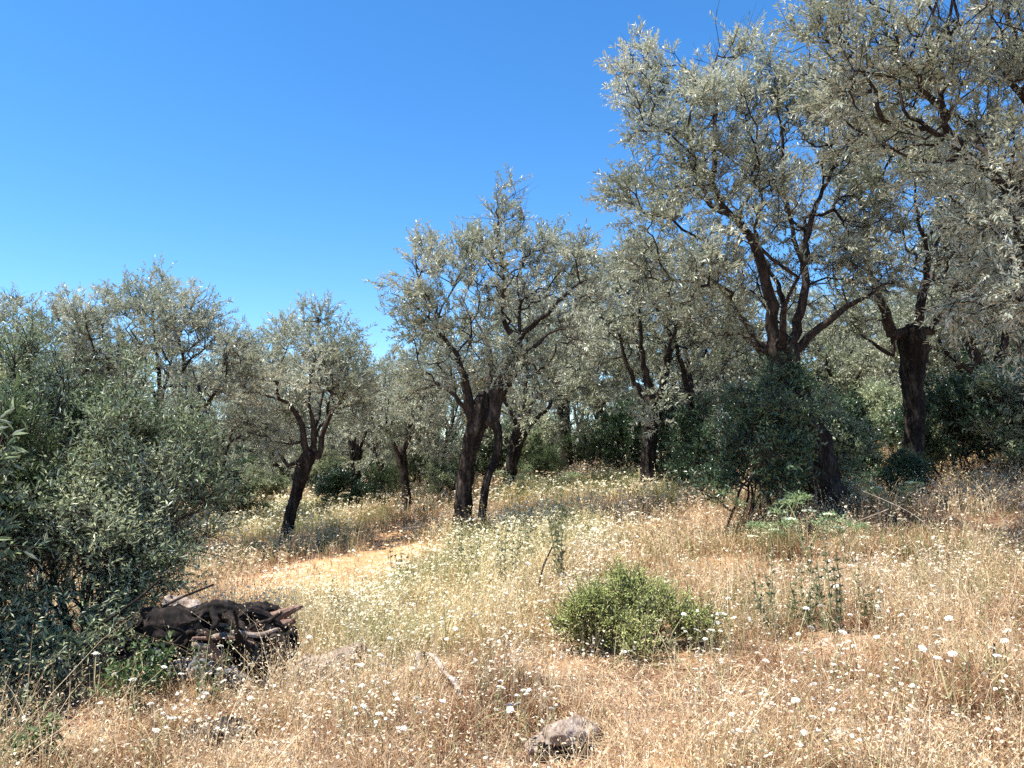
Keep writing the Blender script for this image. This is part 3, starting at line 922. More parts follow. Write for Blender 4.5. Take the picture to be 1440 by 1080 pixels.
# the big bush at the left edge, and the greener plants growing through it
b0 = at(95, 5.6)
build_shrub("wild_olive_bush", "large grey-green bush filling the left edge, dark and bare near its foot", "bushes", b0,
            pblobs(5.5, [(60, 610, 70, .5), (20, 560, 60, .6), (130, 640, 80), (215, 655, 66, .3), (250, 700, 54, .2), (268, 640, 32, .5), (175, 545, 36, .6), (95, 535, 34, .5), (30, 520, 36, .4), (60, 700, 90), (160, 730, 90, -.2), (215, 765, 64),
                         (20, 780, 90, -.3), (110, 810, 90, -.4), (180, 820, 50, -.1), (268, 765, 30, .2), (-60, 650, 110, .2), (-60, 800, 100), (60, 870, 55, -.4), (140, 860, 50, -.3),
                         (-90, 900, 90, -.2), (30, 930, 50, -.9), (90, 925, 44, -.8), (150, 915, 36, -.7), (-40, 990, 60, -1.2), (-160, 900, 110, -.6), (-150, 760, 120, 0), (-200, 1000, 90, -1.2), (-110, 720, 110, -1.2), (-110, 850, 110, -1.3), (-45, 900, 60, -1.0), (20, 985, 44, -1.2), (-20, 1050, 50, -1.6), (70, 985, 34, -1.1), (255, 610, 36, .8), (180, 600, 40, .8)]),  # clumps left of the view are added to shade the lower left corner
            2500, 41, 'wild', stems=16, LW=(.047, .0125), per=14, twigs=3, tl=(.14, .42), spread=.6, stem_r=.02, gate_depth=.22, shell=.75, gap=.38)
b1 = at(150, 6.6)
build_shrub("broom_shrub", "upright fresh green broom-like shrub rising out of the grey-green bush", "bushes", b1,
            pblobs(6.3, [(150, 590, 44), (120, 620, 44), (165, 640, 46), (95, 660, 34), (185, 690, 40), (140, 700, 50), (110, 750, 50), (195, 740, 30)]),
            520, 42, 'broom', stems=8, LW=(.042, .005), per=14, twigs=5, tl=(.14, .3), up=.9, leafang=.55, spread=.2)
b2 = at(20, 6.2)
build_shrub("broom_shrub", "fresh green shrub at the left edge, half buried in the grey-green bush", "bushes", b2,
            pblobs(5.4, [(10, 640, 40), (45, 670, 36), (0, 700, 50), (60, 740, 40), (190, 610, 26, .5), (30, 600, 30)]),
            300, 43, 'broom', stems=7, LW=(.042, .005), per=14, twigs=5, tl=(.14, .3), up=.9, leafang=.55, spread=.2)

# the round green bush in the meadow
b3 = at(893, 5.05)
build_shrub("round_bush", "low round yellow-green bush standing alone in the dry meadow", "bushes", b3,
            pblobs(5.0, [(835, 872, 36), (880, 858, 40), (925, 862, 40), (965, 885, 36), (815, 905, 32), (860, 905, 42), (915, 905, 46), (960, 920, 36), (985, 905, 22), (890, 935, 36), (940, 942, 26),
                         (840, 935, 26), (870, 840, 18, .15), (935, 838, 16, .1), (795, 890, 16), (895, 870, 44, .3), (850, 890, 38, .3), (940, 895, 40, .3), (895, 900, 40, -.25), (900, 830, 14)]),
            1150, 44, 'fresh', stems=16, LW=(.023, .0085), per=10, twigs=4, tl=(.07, .2), up=1.0, spread=.28, stem_r=.007, gate_depth=.3, leafang=.75, bark='stem', gap=.34, lump=5)

# evergreen shrubs under the right trees
b4 = at(1065, 9.1)
build_shrub("evergreen_shrub", "dark evergreen shrub against the left side of the big leaning trunk", "undergrowth shrubs", b4,
            pblobs(9.1, [(1060, 565, 36), (1105, 535, 30, .2), (1020, 665, 28), (1005, 690, 20), (1085, 520, 18), (1045, 600, 44), (1095, 600, 48, -.3), (1040, 650, 40), (1070, 660, 40), (1095, 640, 36, -.5), (1090, 580, 30, -.35), (1095, 680, 30, -.4)]),
            800, 45, 'dark', gate_depth=.3, stems=12, LW=(.058, .02), per=8, twigs=3, tl=(.1, .30), spread=.45, gap=.4, stem_r=.014)


def kind_shrub(seed, leaf, rx=.75, hz=1.25, n=520, LW=(.066, .023), per=8, name="evergreen_shrub"):
    g = np.random.default_rng(seed)
    bl = []
    for k in range(9):
        a = g.uniform(0, 6.28); r = rx * g.uniform(.2, .75); z = hz * g.uniform(.25, .85)
        bl.append(np.array([math.cos(a) * r, math.sin(a) * r, z, g.uniform(.3, .45)]))
    bl.append(np.array([0, 0, hz * .95, .3]))
    global h_rel_flat
    return build_shrub(name, None, "undergrowth shrubs", (0, 0, 0), bl, n, seed, leaf, stems=9, LW=LW, per=per, twigs=4, tl=(.1, .24), spread=.4)


_H1, _HR = h1, h_rel
h1 = lambda x, y: 0.
h_rel = lambda A, base: np.full(len(A), .03)
SK = [kind_shrub(51, 'dark'), kind_shrub(52, 'wild', .8, 1.1, LW=(.06, .017), per=10, name="wild_olive_shrub"), kind_shrub(53, 'dark', .6, 1.6), kind_shrub(54, 'broom', .8, .9, LW=(.05, .009), name="green_shrub")]
h1, h_rel = _H1, _HR
UNDER = [
    (1180, 11.8, 545, 0, "dark evergreen shrub right of the big leaning trunk"),
    (1240, 14.0, 525, 1, "grey-green shrub in the gap between the two right trunks"),
    (1335, 12.2, 520, 0, "dark shrub close right of the burl trunk"),
    (1395, 11.6, 505, 1, "grey-green shrub near the right edge under the trees"),
    (1440, 12.6, 480, 2, "tall dark shrub at the right edge of the photo"),
    (1500, 11.5, 500, 0, "dark shrub just past the right edge"),
    (1272, 10.6, 628, 0, "small dark evergreen sprout against the foot of the burl trunk"),
    (1098, 10.4, 520, 1, "grey-green shrub pressed against the back of the big leaning trunk"),
    (-500, 3.6, 430, 1, "unseen grey-green shrub added past the lower left corner to shade it"),  # out of view, added to cast shade into the corner
    (-345, 4.5, 440, 1, "unseen grey-green shrub added past the left edge for shade, beside the big bush"),  # also unseen, a second shade caster added beyond the left edge
    (945, 14.6, 555, 2, "tall dark shrub between the straight dark trunk and the grey trunk"),
    (880, 17.0, 560, 0, "dark shrub left of the straight dark trunk"),
    (1005, 13.0, 540, 2, "tall dark shrub right of the grey trunk"),
    (835, 20.0, 575, 3, "green shrub on the crest right of the V-limbed tree"),
    (757, 17.5, 615, 3, "bright green shrub right of the dark bent trunk"),
    (770, 22.0, 575, 1, "grey-green shrub behind the V-limbed tree"),
    (690, 21.0, 585, 0, "dark shrub behind the twin trunks"),
    (620, 16.5, 640, 1, "low grey-green shrub close left of the twin trunks"),
    (585, 20.0, 620, 3, "bright green shrub below the leaning shaded trunk"),
    (480, 16.5, 655, 0, "dark shrub right of the small leaning tree"),
    (535, 18.0, 650, 3, "green shrub at the foot of the slim shaded trunk"),
    (455, 23.0, 620, 1, "grey-green shrub behind the small leaning tree"),
    (365, 19.0, 650, 1, "grey-green shrub left of the small leaning tree"),
    (340, 16.0, 665, 3, "low green shrub beside the big left bush"),
    (300, 24.0, 625, 0, "distant dark shrub left of the small leaning tree"),
    (420, 28.0, 620, 2, "tall far shrub behind the small leaning tree"),
    (250, 18.0, 645, 1, "grey-green shrub under the forked limbs"),
    (660, 30.0, 590, 2, "tall far shrub behind the twin trunks"),
    (560, 28.0, 600, 0, "far dark shrub between the shaded trunks"),
    (820, 28.0, 570, 2, "tall far shrub on the crest"),
    (920, 24.0, 540, 0, "far dark shrub behind the straight dark trunk"),
    (1060, 20.0, 520, 2, "tall shrub in the shade behind the big right tree"),
    (1150, 18.0, 500, 1, "grey-green shrub deep behind the big leaning trunk"),
    (1270, 19.0, 490, 2, "tall dark shrub far behind the burl trunk"),
    (1380, 18.5, 470, 0, "dark shrub uphill behind the right edge shrubs"),
 
    (270, 30.0, 600, 2, "tall far shrub low at the left under the distant crowns"),
    (330, 34.0, 590, 0, "farthest dark shrub left of the small leaning tree"),
    (200, 28.0, 605, 1, "far grey-green shrub dimly seen behind the big left bush"),
    (480, 34.0, 585, 2, "far tall shrub behind the pale-crowned tree"),
    (610, 36.0, 575, 1, "far grey-green shrub behind the leaning shaded trunk"),
    (740, 36.0, 560, 0, "far dark shrub behind the bent dark trunk"),
    (880, 33.0, 530, 1, "far grey-green shrub on the skyline of the crest"),
    (980, 30.0, 505, 2, "tall far shrub behind the grey trunk"),
    (1100, 30.0, 470, 0, "far dark shrub up the slope behind the big right tree"),
    (1210, 27.0, 450, 1, "far grey-green shrub between the two right trunks"),
    (1330, 27.0, 430, 2, "tall far shrub up the slope right of the burl trunk"),
    (345, 25.0, 615, 2, "tall shrub far behind the big left bush's right side"),
    (395, 26.0, 610, 3, "green far shrub directly behind the small leaning trunk"),
    (460, 27.5, 605, 1, "grey-green far shrub right behind the leaning tree's trunk head"),
    (525, 25.5, 600, 2, "tall far shrub behind the foot of the pale-crowned tree"),
    (580, 25.0, 598, 3, "green far shrub behind the leaning shaded trunk"),
    (640, 23.0, 600, 2, "tall far shrub just left of the twin trunk"),
    (730, 24.0, 580, 3, "green far shrub just right of the twin trunk"),
    (1450, 25.0, 400, 0, "far dark shrub high at the right edge"),
    (60, 24.0, 600, 2, "far shrub behind the big left bush at the left edge"),
]
used = set()
for i, (px, d, top, k, lab) in enumerate(UNDER):
    p = at(px, d); src = SK[k]
    zt = [1.6, 1.5, 1.95, 1.25][k]
    s = max(.35, (P(px, top, d)[2] - p[2]) / zt)
    rz = i * 1.3
    sx = min(max(s, .35 if d < 11 else .8), 1.6)
    if k not in used:
        used.add(k); src.location = [float(v) for v in p]; src.rotation_euler = (0, 0, rz); src.scale = (sx, sx, s); src["label"] = lab
    else:
        copy_thing(src, p, rz, (sx, sx, s), lab, src.name.split('.')[0])
# ------------------------------------------------------------------ ground
def axis(n, half, p):
    u = np.linspace(-1, 1, n)
    return np.sign(u) * (np.abs(u) * .12 + .88 * np.abs(u) ** p) * half


gx = axis(420, 300, 3.2); gy = axis(420, 300, 3.2) + 7
XX, YY = np.meshgrid(gx, gy)
ZZ = H(XX, YY)
gv = np.stack([XX, YY, ZZ], -1).reshape(-1, 3)
nx = len(gx); ii = np.arange(len(gy) - 1)[:, None] * nx + np.arange(nx - 1)[None]
gq = np.stack([ii, ii + 1, ii + nx + 1, ii + nx], -1).reshape(-1, 4)


def gauss(x, y, c, rx, ry, ang=0.):
    dx = x - c[0]; dy = y - c[1]
    ca, sa = math.cos(ang), math.sin(ang)
    u = (dx * ca + dy * sa) / rx; v = (-dx * sa + dy * ca) / ry
    return np.exp(-(u * u + v * v))


ca = G(505, 795); cb = G(430, 815); cc = G(560, 748); ce = G(350, 845)
cr1 = G(1020, 790); cdry = G(1250, 1040)
PALE = [(G(600, 830), 1.5, 2.0), (G(480, 850), 1.0, 1.3), (G(700, 770), 1.6, 1.8), (G(380, 740), 1.6, 2.5), (G(840, 690), 1.8, 2.0), (G(540, 900), .8, .8), (G(450, 720), 2.5, 2.0)]


def bareness(x, y):
    n = .55 + .9 * (fbm(x * 2.2, y * 2.2, 31) - .4)
    b = 2.2 * gauss(x, y, ca, .9, 1.7) + 1.0 * gauss(x, y, cb, .7, .9) + 1.0 * gauss(x, y, cc, .5, 1.0) + .7 * gauss(x, y, ce, .7, .7) + .8 * gauss(x, y, cr1, .45, .6)
    sp = np.clip((fbm(x * 1.5, y * 1.5, 77) - .58) * 9, 0, .8) * np.clip((7 - y) / 2, 0, 1)
    return np.clip(b * n * 1.5 + sp, 0, 1)


def paleness(x, y):
    v = 0 * x
    for c, rx, ry in PALE:
        v = np.maximum(v, gauss(x, y, c, rx, ry))
    return np.clip(v * 1.25 + (fbm(x * 1.1, y * 1.1, 17) - .47) * 1.1, 0, 1)


gb = bareness(XX, YY)
gbf = gb.reshape(-1)[gq].mean(1)
gme = make_mesh("ground", gv, [gq], [M['ground']], {"bare": gbf}, smooth=True)
tag(link("ground", gme), kind="structure")


# ------------------------------------------------------------------ grass, straw, flowers
def scatter(n, d0, d1, keep, seed, power=0.):
    g = np.random.default_rng(seed)
    out = []
    tot = 0
    while tot < n:
        m = n
        d = np.exp(g.uniform(math.log(d0), math.log(d1), m))
        x = g.uniform(-1, 1, m) * (.74 * d + .9)
        k = g.random(m) < keep(x, d)
        out.append(np.c_[x, d][k]); tot += k.sum()
    p = np.vstack(out)[:n]
    return p[:, 0], p[:, 1]


def blades(x, y, h, lean, w, seed, droop=0.):
    g = np.random.default_rng(seed)
    n = len(x); z = H(x, y) - .01
    az = g.uniform(0, 6.283, n); L = np.c_[np.cos(az), np.sin(az), np.zeros(n)]
    az2 = az + g.normal(1.57, .6, n); S = np.c_[np.cos(az2), np.sin(az2), np.zeros(n)]
    b = np.c_[x, y, z]
    V = []
    for t, wt in ((0, 1.), (.4, .8), (.75, .5), (1., 0)):
        c = b + L * (h * lean * t ** 1.8)[:, None] + np.array([0, 0, 1.]) * (h * (t - droop * t ** 3) * (1 - .25 * lean * t))[:, None]
        if wt:
            V += [c - S * (w * wt * .5)[:, None], c + S * (w * wt * .5)[:, None]]
        else:
            V.append(c)
    tip = V[-1]
    V = np.stack(V, 1).reshape(-1, 3)
    o = np.arange(n)[:, None] * 7
    q = np.concatenate([o + np.array([[0, 1, 3, 2]]), o + np.array([[2, 3, 5, 4]])])
    t = o + np.array([[4, 5, 6]])
    return V, q, t, tip, L


def stuff(name, label, me):
    tag(link(name, me), label, None, None, "stuff")


def clump_keep(sc_, s, lo=.35):
    return lambda x, y: np.clip((fbm(x * sc_, y * sc_, s) - lo) * 3.5, .06, 1)


# spots kept low: wood pile, logs, stump, bush and what stands just in front of them
LOW = [(G(300, 915), .55, .38), (G(300, 960), .5, .22), (G(230, 950), .35, .3), (G(450, 955), .32, .22), (G(360, 975), .2, .15), (G(795, 1045), .22, .2), (G(640, 975), .12, .25), (G(620, 940), .1, .2),
       (G(890, 915), .6, .5), (G(890, 975), .5, .22), (G(890, 940), .55, .3), (G(305, 1045), .22, .14), (G(795, 1075), .28, .18), (G(1182, 1055), .18, .12), (G(1130, 920), .3, .25), (G(40, 960), .5, .5), (G(60, 1050), .35, .3), (G(140, 940), .4, .3), (G(1325, 1030), .14, .1), (G(390, 1062), .1, .08)]


def low(x, y):
    v = 0 * x
    for c, rx, ry in LOW:
        v = np.maximum(v, gauss(x, y, c, rx, ry))
    return np.clip(v * 1.5, 0, 1)


# short matted grass
N = 250000
kf = clump_keep(3.4, 41, .37)
x, y = scatter(N, 2.35, 27, lambda x, y: kf(x, y) * (1 - .93 * bareness(x, y)) * (1 - .6 * low(x, y)), 61)
g = np.random.default_rng(62)
hh = g.uniform(.05, .17, N) * (1 + .25 * np.clip((y - 9) / 8, 0, 1.2)) * (.7 + .8 * fbm(x * .8, y * .8, 45)) * (1 - .6 * low(x, y))
V, q, t, tip, L = blades(x, y, hh, g.uniform(.25, 1.5, N), np.maximum(.0042, y * .00085) * g.uniform(.6, 1.4, N), 63)
tint = np.clip(.36 + (fbm(x * 1.7, y * 1.7, 47) - .47) * 1.4 + g.normal(0, .26, N), 0, 1)
zone = np.clip(paleness(x, y) + g.normal(0, .15, N), 0, 1)
stuff("dry_grass", "short matted dry grass covering the slope",
      make_mesh("dry_grass", V, [q, t], [M['grass']], {"tint": np.r_[tint, tint, tint], "zone": np.r_[zone, zone, zone]}))

# fallen straw and litter lying flat
N = 60000
x, y = scatter(N, 2.35, 12, lambda x, y: np.clip(1 - .6 * bareness(x, y), 0, 1) + 0 * x, 64)
g = np.random.default_rng(65)
V, q, t, tip, L = blades(x, y, g.uniform(.03, .09, N), g.uniform(1.5, 5., N), np.maximum(.0045, y * .0008) * g.uniform(.6, 1.5, N), 66)
V[:, 2] += .012
tint = g.random(N) ** .8; zone = np.clip(paleness(x, y) * .6 + g.normal(0, .1, N), 0, 1)
stuff("straw_litter", "fallen straw and dead bits lying between the grass",
      make_mesh("straw_litter", V, [q, t], [M['straw']], {"tint": np.r_[tint, tint, tint], "zone": np.r_[zone, zone, zone]}))

# standing straw with seed heads
N = 38000
kf2 = clump_keep(1.9, 51, .38)
x, y = scatter(N, 2.6, 24, lambda x, y: kf2(x, y) * (1 - .55 * gauss(x, y, cdry, 1.3, .8)) * (1 - .95 * bareness(x, y)) * (1 - .95 * low(x, y)), 71)
g = np.random.default_rng(72)
tc_ = g.integers(0, N, 3200); own_ = g.integers(0, 3200, N); tuf = g.random(N) < .55
x = np.where(tuf, x[tc_][own_] + g.normal(0, .05, N), x); y = np.where(tuf, np.maximum(y[tc_][own_] + g.normal(0, .05, N), 2.6), y)
th_ = g.uniform(.5, 1.7, 3200)
hh = g.uniform(.14, .38, N) * (.55 + 1.1 * fbm(x * .9, y * .9, 73)) * np.where(tuf, th_[own_], 1)
lean = g.uniform(.05, 1.1, N)
wst = np.maximum(.0026, y * .00062)
V, q, t, tip, L = blades(x, y, hh, lean, wst * 1.2, 74)
tint = np.clip(g.normal(.5, .22, N), 0, 1); zone = np.clip(paleness(x, y) + g.normal(0, .15, N), 0, 1)
K = 6
tt = np.tile(np.linspace(.62, 1.02, K), N); own = np.repeat(np.arange(N), K)
bx = np.c_[x, y, H(x, y) - .01][own] + L[own] * (hh[own] * lean[own] * tt ** 1.8)[:, None] + np.array([0, 0, 1.]) * (hh[own] * tt * (1 - .25 * lean[own] * tt))[:, None]
bx += g.normal(0, .012, bx.shape) * np.array([1, 1, .6])
ld = unit(g.normal(0, 1, bx.shape) + np.array([0, 0, .5]))
SL = np.maximum(.014, .0027 * y[own]) * g.uniform(.5, 1.5, len(own))
lv, lq = leaves_mesh(bx, ld, SL, SL * .42, .6, seed=75)
ti2 = np.clip(tint[own] + g.normal(.1, .15, len(own)), 0, 1)
stuff("straw_stalks", "standing straw with drooping seed heads all over the meadow",
      make_mesh("straw_stalks", np.vstack([V, lv]), [q, lq + len(V), t], [M['straw']],
                {"tint": np.r_[tint, tint, ti2, tint], "zone": np.r_[zone, zone, zone[own], zone]}))

# green herbs among the straw
N = 26000
kf3 = clump_keep(1.2, 57, .45)
x, y = scatter(N, 2.6, 24, lambda x, y: kf3(x, y) * (.15 + .85 * paleness(x, y)) * (1 - .95 * bareness(x, y)) * np.clip(.25 + (y - 4) / 8, .1, 1) * (1 - .9 * low(x, y)), 81)
g = np.random.default_rng(82)
hh = g.uniform(.10, .34, N)
V, q, t, tip, L = blades(x, y, hh, g.uniform(.05, .6, N), np.maximum(.003, y * .0007), 83)
tint = g.random(N); zone = np.clip(g.normal(.5, .3, N), 0, 1)
K = 6
tt = np.tile(np.linspace(.3, 1., K), N); own = np.repeat(np.arange(N), K)
bx = np.c_[x, y, H(x, y)][own] + (tip - np.c_[x, y, H(x, y)])[own] * tt[:, None]
ld = unit(g.normal(0, 1, bx.shape) + np.array([0, 0, .6]))
SL = np.maximum(.022, .003 * y[own]) * g.uniform(.6, 1.3, len(own))
lv, lq = leaves_mesh(bx, ld, SL, SL * .22, .8, seed=84)
ti2 = np.clip(tint[own] + g.normal(0, .15, len(own)), 0, 1)
stuff("green_herbs", "thin green herbs growing through the dry grass",
      make_mesh("green_herbs", np.vstack([V, lv]), [q, lq + len(V), t], [M['greenery']],
                {"tint": np.r_[tint, tint, ti2, tint], "zone": np.r_[zone, zone, zone[own], zone]}))


def discs(c, nrm, r, k=6, dome=.25):
    n = len(c)
    a = unit(np.cross(nrm, REF)); b = np.cross(nrm, a)
    th = np.arange(k) / k * 6.2832
    ringp = c[:, None] + r[:, None, None] * (a[:, None] * np.cos(th)[None, :, None] + b[:, None] * np.sin(th)[None, :, None])
    V = np.concatenate([(c + nrm * (r * dome)[:, None])[:, None], ringp], 1).reshape(-1, 3)
    J = np.arange(k)
    f = np.stack([np.zeros(k, int), 1 + J, 1 + (J + 1) % k], 1)
    return V, (np.arange(n)[:, None, None] * (k + 1) + f[None]).reshape(-1, 3)


# small cream flower heads, far too many to count
N = 18000
kf4 = clump_keep(1.9, 91, .5)
x, y = scatter(N, 2.6, 20, lambda x, y: kf4(x, y) * (.16 + .84 * paleness(x, y)) * (1 - .9 * bareness(x, y)) * np.clip(.25 + (y - 2.8) / 3, .12, 1) * (1 - .9 * low(x, y)), 92)
g = np.random.default_rng(93)
hh = g.uniform(.12, .40, N); lean = g.uniform(.05, .5, N)
V, q, t, tip, L = blades(x, y, hh, lean, np.maximum(.0018, y * .0005), 94)
st_t = g.uniform(.1, .5, N); zone = np.clip(paleness(x, y) + g.normal(0, .2, N), 0, 1)
own = np.repeat(np.arange(N), 2)
c = tip[own] + g.normal(0, .014, (2 * N, 3)) * np.array([1, 1, .5])
nr = unit(np.array([0, 0, 1.]) + g.normal(0, .35, (2 * N, 3)))
rr = np.maximum(.0058, .00125 * y[own]) * g.uniform(.5, 1.6, 2 * N)
dv, dt = discs(c, nr, rr, 6)
ti2 = np.repeat(np.clip(g.normal(.6, .28, 2 * N), 0, 1), 6)
stuff("cream_flowers", "haze of tiny cream and straw coloured flower heads over the meadow",
      make_mesh("cream_flowers", np.vstack([V, dv]), [q, t, dt + len(V)], [M['cream']],
                {"tint": np.r_[st_t, st_t, st_t, ti2], "zone": np.r_[zone, zone, zone, np.repeat(zone[own], 6)]}))


# ------------------------------------------------------------------ 300 white flowers, each one a thing
def flower_kind(seed, petals, r):
    g = np.random.default_rng(seed)
    h = 1.
    s = np.array([[0, 0, -.02, .0022], [g.normal(0, .03), g.normal(0, .03), .5 * .3, .002], [g.normal(0, .04), g.normal(0, .04), .3, .0016]])
    sp = spline(s, .06)
    pos = sp[:, :3]; par = np.arange(len(pos)) - 1
    sv, sq = edge_tubes(pos, par, sp[:, 3], np.ones(len(pos), bool), 5)
    k = 3
    bb = np.repeat(pos[1:4], 2, 0); ld = unit(g.normal(0, 1, bb.shape) + np.array([0, 0, .5]))
    lv, lq = leaves_mesh(bb, ld, np.full(len(bb), .045), np.full(len(bb), .006), .8, seed=seed)
    stem = make_mesh("white_flower", np.vstack([sv, lv]), [np.vstack([sq, lq + len(sv)])], [M['stem']])
    top = pos[-1]
    n = unit(np.array([[g.normal(0, .25), g.normal(0, .25), 1.]]))[0]
    a = unit(np.cross(n, REF)); b = np.cross(n, a)
    V, Q = [], []
    for ring in range(2):
        m = petals - 3 * ring
        for i in range(m):
            th = i / m * 6.2832 + ring * .3 + g.normal(0, .06)
            d = a * math.cos(th) + b * math.sin(th); sd = np.cross(n, d)
            rl = r * (1 - .25 * ring) * g.uniform(.88, 1.08)
            w = rl * 2.6 / m * 1.25
            zz = n * (.004 * ring)
            o = len(V)
            V += [top + d * rl * .12 + zz, top + d * rl * .6 + sd * w * .9 + n * rl * .16 + zz, top + d * rl + sd * w * .45 + n * rl * g.uniform(-.08, .12) + zz,
                  top + d * rl - sd * w * .45 + n * rl * g.uniform(-.08, .12) + zz, top + d * rl * .6 - sd * w * .9 + n * rl * .16 + zz]
            Q.append([o, o + 1, o + 2, o + 3]); Q.append([o, o + 3, o + 4, o + 4])
    V = np.array(V); Q = np.array(Q)
    quads = Q[::2]; tris = Q[1::2, :3]
    head = make_mesh("flower_head", V, [quads, tris], [M['petal']])
    cv, ct = discs(np.array([top + n * .006]), np.array([n]), np.array([r * .26]), 9, .5)
    disc = make_mesh("flower_centre", cv, [ct], [M['disc']])
    return stem, head, disc


FK = [flower_kind(101, 11, .0165), flower_kind(102, 9, .015), flower_kind(103, 13, .0185)]
g = np.random.default_rng(110)
CLUST = [(690, 930, 90, 60, 46), (1110, 930, 130, 45, 52), (1200, 990, 150, 60, 40), (960, 915, 80, 40, 24), (520, 900, 110, 50, 22), (420, 985, 110, 40, 26), (160, 1030, 80, 40, 20),
         (600, 1020, 130, 45, 34), (1330, 850, 120, 60, 20), (1180, 850, 90, 40, 12), (330, 945, 70, 30, 10), (860, 990, 200, 70, 14), (1050, 1040, 200, 35, 10)]
spots = []
for cx, cy, sx, sy, m in CLUST:
    while m > 0:
        ax, ay = cx + g.normal(0, sx * .75), cy + g.normal(0, sy * .75)
        q = int(min(m, g.integers(1, 7))); m -= q
        for _ in range(q):
            spots.append((ax + g.normal(0, 11), min(1078, ay + g.normal(0, 7))))
spots = spots[:300]
for i, (px, row) in enumerate(spots):
    p = G(float(np.clip(px, 30, 1425)), float(np.clip(row + 35, 800, 1100)))
    stem, head, disc = FK[i % 3]
    s = float(g.choice([.6, .8, 1., 1.25], p=[.3, .35, .25, .1]) * g.uniform(.9, 1.12))
    o = link("white_flower", stem, None, p)
    o.rotation_euler = (float(g.normal(0, .22)), float(g.normal(0, .22)), float(g.uniform(0, 6.28)))
    o.scale = (s, s, float(s * g.uniform(.55, 1.1)))
    tag(o, "white wildflower on a thin stem in the dry grass of the foreground", "flower", "white wildflowers in the foreground")
    hd = link("flower_head", head, o)
    link("flower_centre", disc, hd)


# ------------------------------------------------------------------ stiff dark-green weeds
def weed(seed, h):
    g = np.random.default_rng(seed)
    V, Q, o = [], [], 0
    lvs, lqs, lo = [], [], 0
    for k in range(5):
        a = g.uniform(0, 6.28); q0 = np.array([math.cos(a) * .04, math.sin(a) * .04, -.03])
        hh = h * g.uniform(.6, 1.05)
        e = q0 + np.array([math.cos(a) * hh * g.uniform(.05, .25), math.sin(a) * hh * g.uniform(.05, .25), hh])
        m_ = (q0 + e) / 2 + g.normal(0, .015, 3)
        s = spline(np.array([np.r_[q0, .0042], np.r_[m_, .0034], np.r_[e, .0014]]), .04)
        v, qd = edge_tubes(s[:, :3], np.arange(len(s)) - 1, s[:, 3], np.ones(len(s), bool), 5)
        V.append(v); Q.append(qd + o); o += len(v)
        m = 60
        t = g.uniform(.08, 1, m); idx = np.minimum((t * (len(s) - 1)).astype(int), len(s) - 1)
        ld = unit(g.normal(0, 1, (m, 3)) * np.array([1, 1, .4]) + np.array([0, 0, .9]))
        lv, lq = leaves_mesh(s[idx, :3], ld, .045 * (1.2 - .7 * t) * g.uniform(.7, 1.2, m), .009 * np.ones(m), .7, seed=seed + k)
        lvs.append(lv); lqs.append(lq + lo); lo += len(lv)
    me = make_mesh("stem", np.vstack(V), [np.vstack(Q)], [M['stem']], smooth=True)
    g2 = np.random.default_rng(seed)
    lm = make_mesh("foliage", np.vstack(lvs), [np.vstack(lqs)], [M['weed']], {"tint": g2.random(lo // 4)})
    r = thing("stiff_weed", None, "weed", group="stiff dark weeds in the meadow")
    link("stem", me, r); link("foliage", lm, r)
    return r


WK = [weed(121, .52), weed(122, .42), weed(123, .6)]
WEEDS = [(1092, 895, 1, 0, "stiff dark weed right of the round green bush, the bushiest of three"), (1128, 888, .95, 1, "thin stiff weed, middle one of the three right of the round green bush"),
         (1176, 890, 1.1, 2, "stiff dark weed, rightmost of the three right of the round green bush"), (706, 832, 1.15, 2, "tall stiff weed left of the round green bush, nearest the fallen branch"),
         (666, 815, 1., 0, "stiff weed leaning in the pale flowers below the twin trunk"), (796, 815, 1.3, 2, "dark weed close behind the left side of the round green bush"),
         (782, 775, 1.2, 1, "dark weed on the rise behind the round green bush"), (566, 825, 1., 1, "small stiff weed among pale flowers right of the bare earth"),
         (640, 795, .9, 1, "small green weed uphill of the pale flowers"), (790, 760, 1.3, 0, "tallest weed in the shade right of the twin trunk"),
         (1225, 880, .8, 1, "short weed at the right of the three stiff weeds"), (735, 790, 1., 0, "grey-green weed in the shaded grass right of the twin trunk"),
         (480, 880, .8, 1, "short weed uphill of the grey log"), (285, 1000, .8, 0, "green weed in front of the grey stones")]
seen = set()
for px, row, s, k, lab in WEEDS:
    p = G(px, row)
    if k not in seen:
        seen.add(k); o = WK[k]; o.location = [float(v) for v in p]; o.scale = (s * 1.25,) * 3; o["label"] = lab
    else:
        copy_thing(WK[k], p, px * .37, s * 1.25, lab, "stiff_weed")


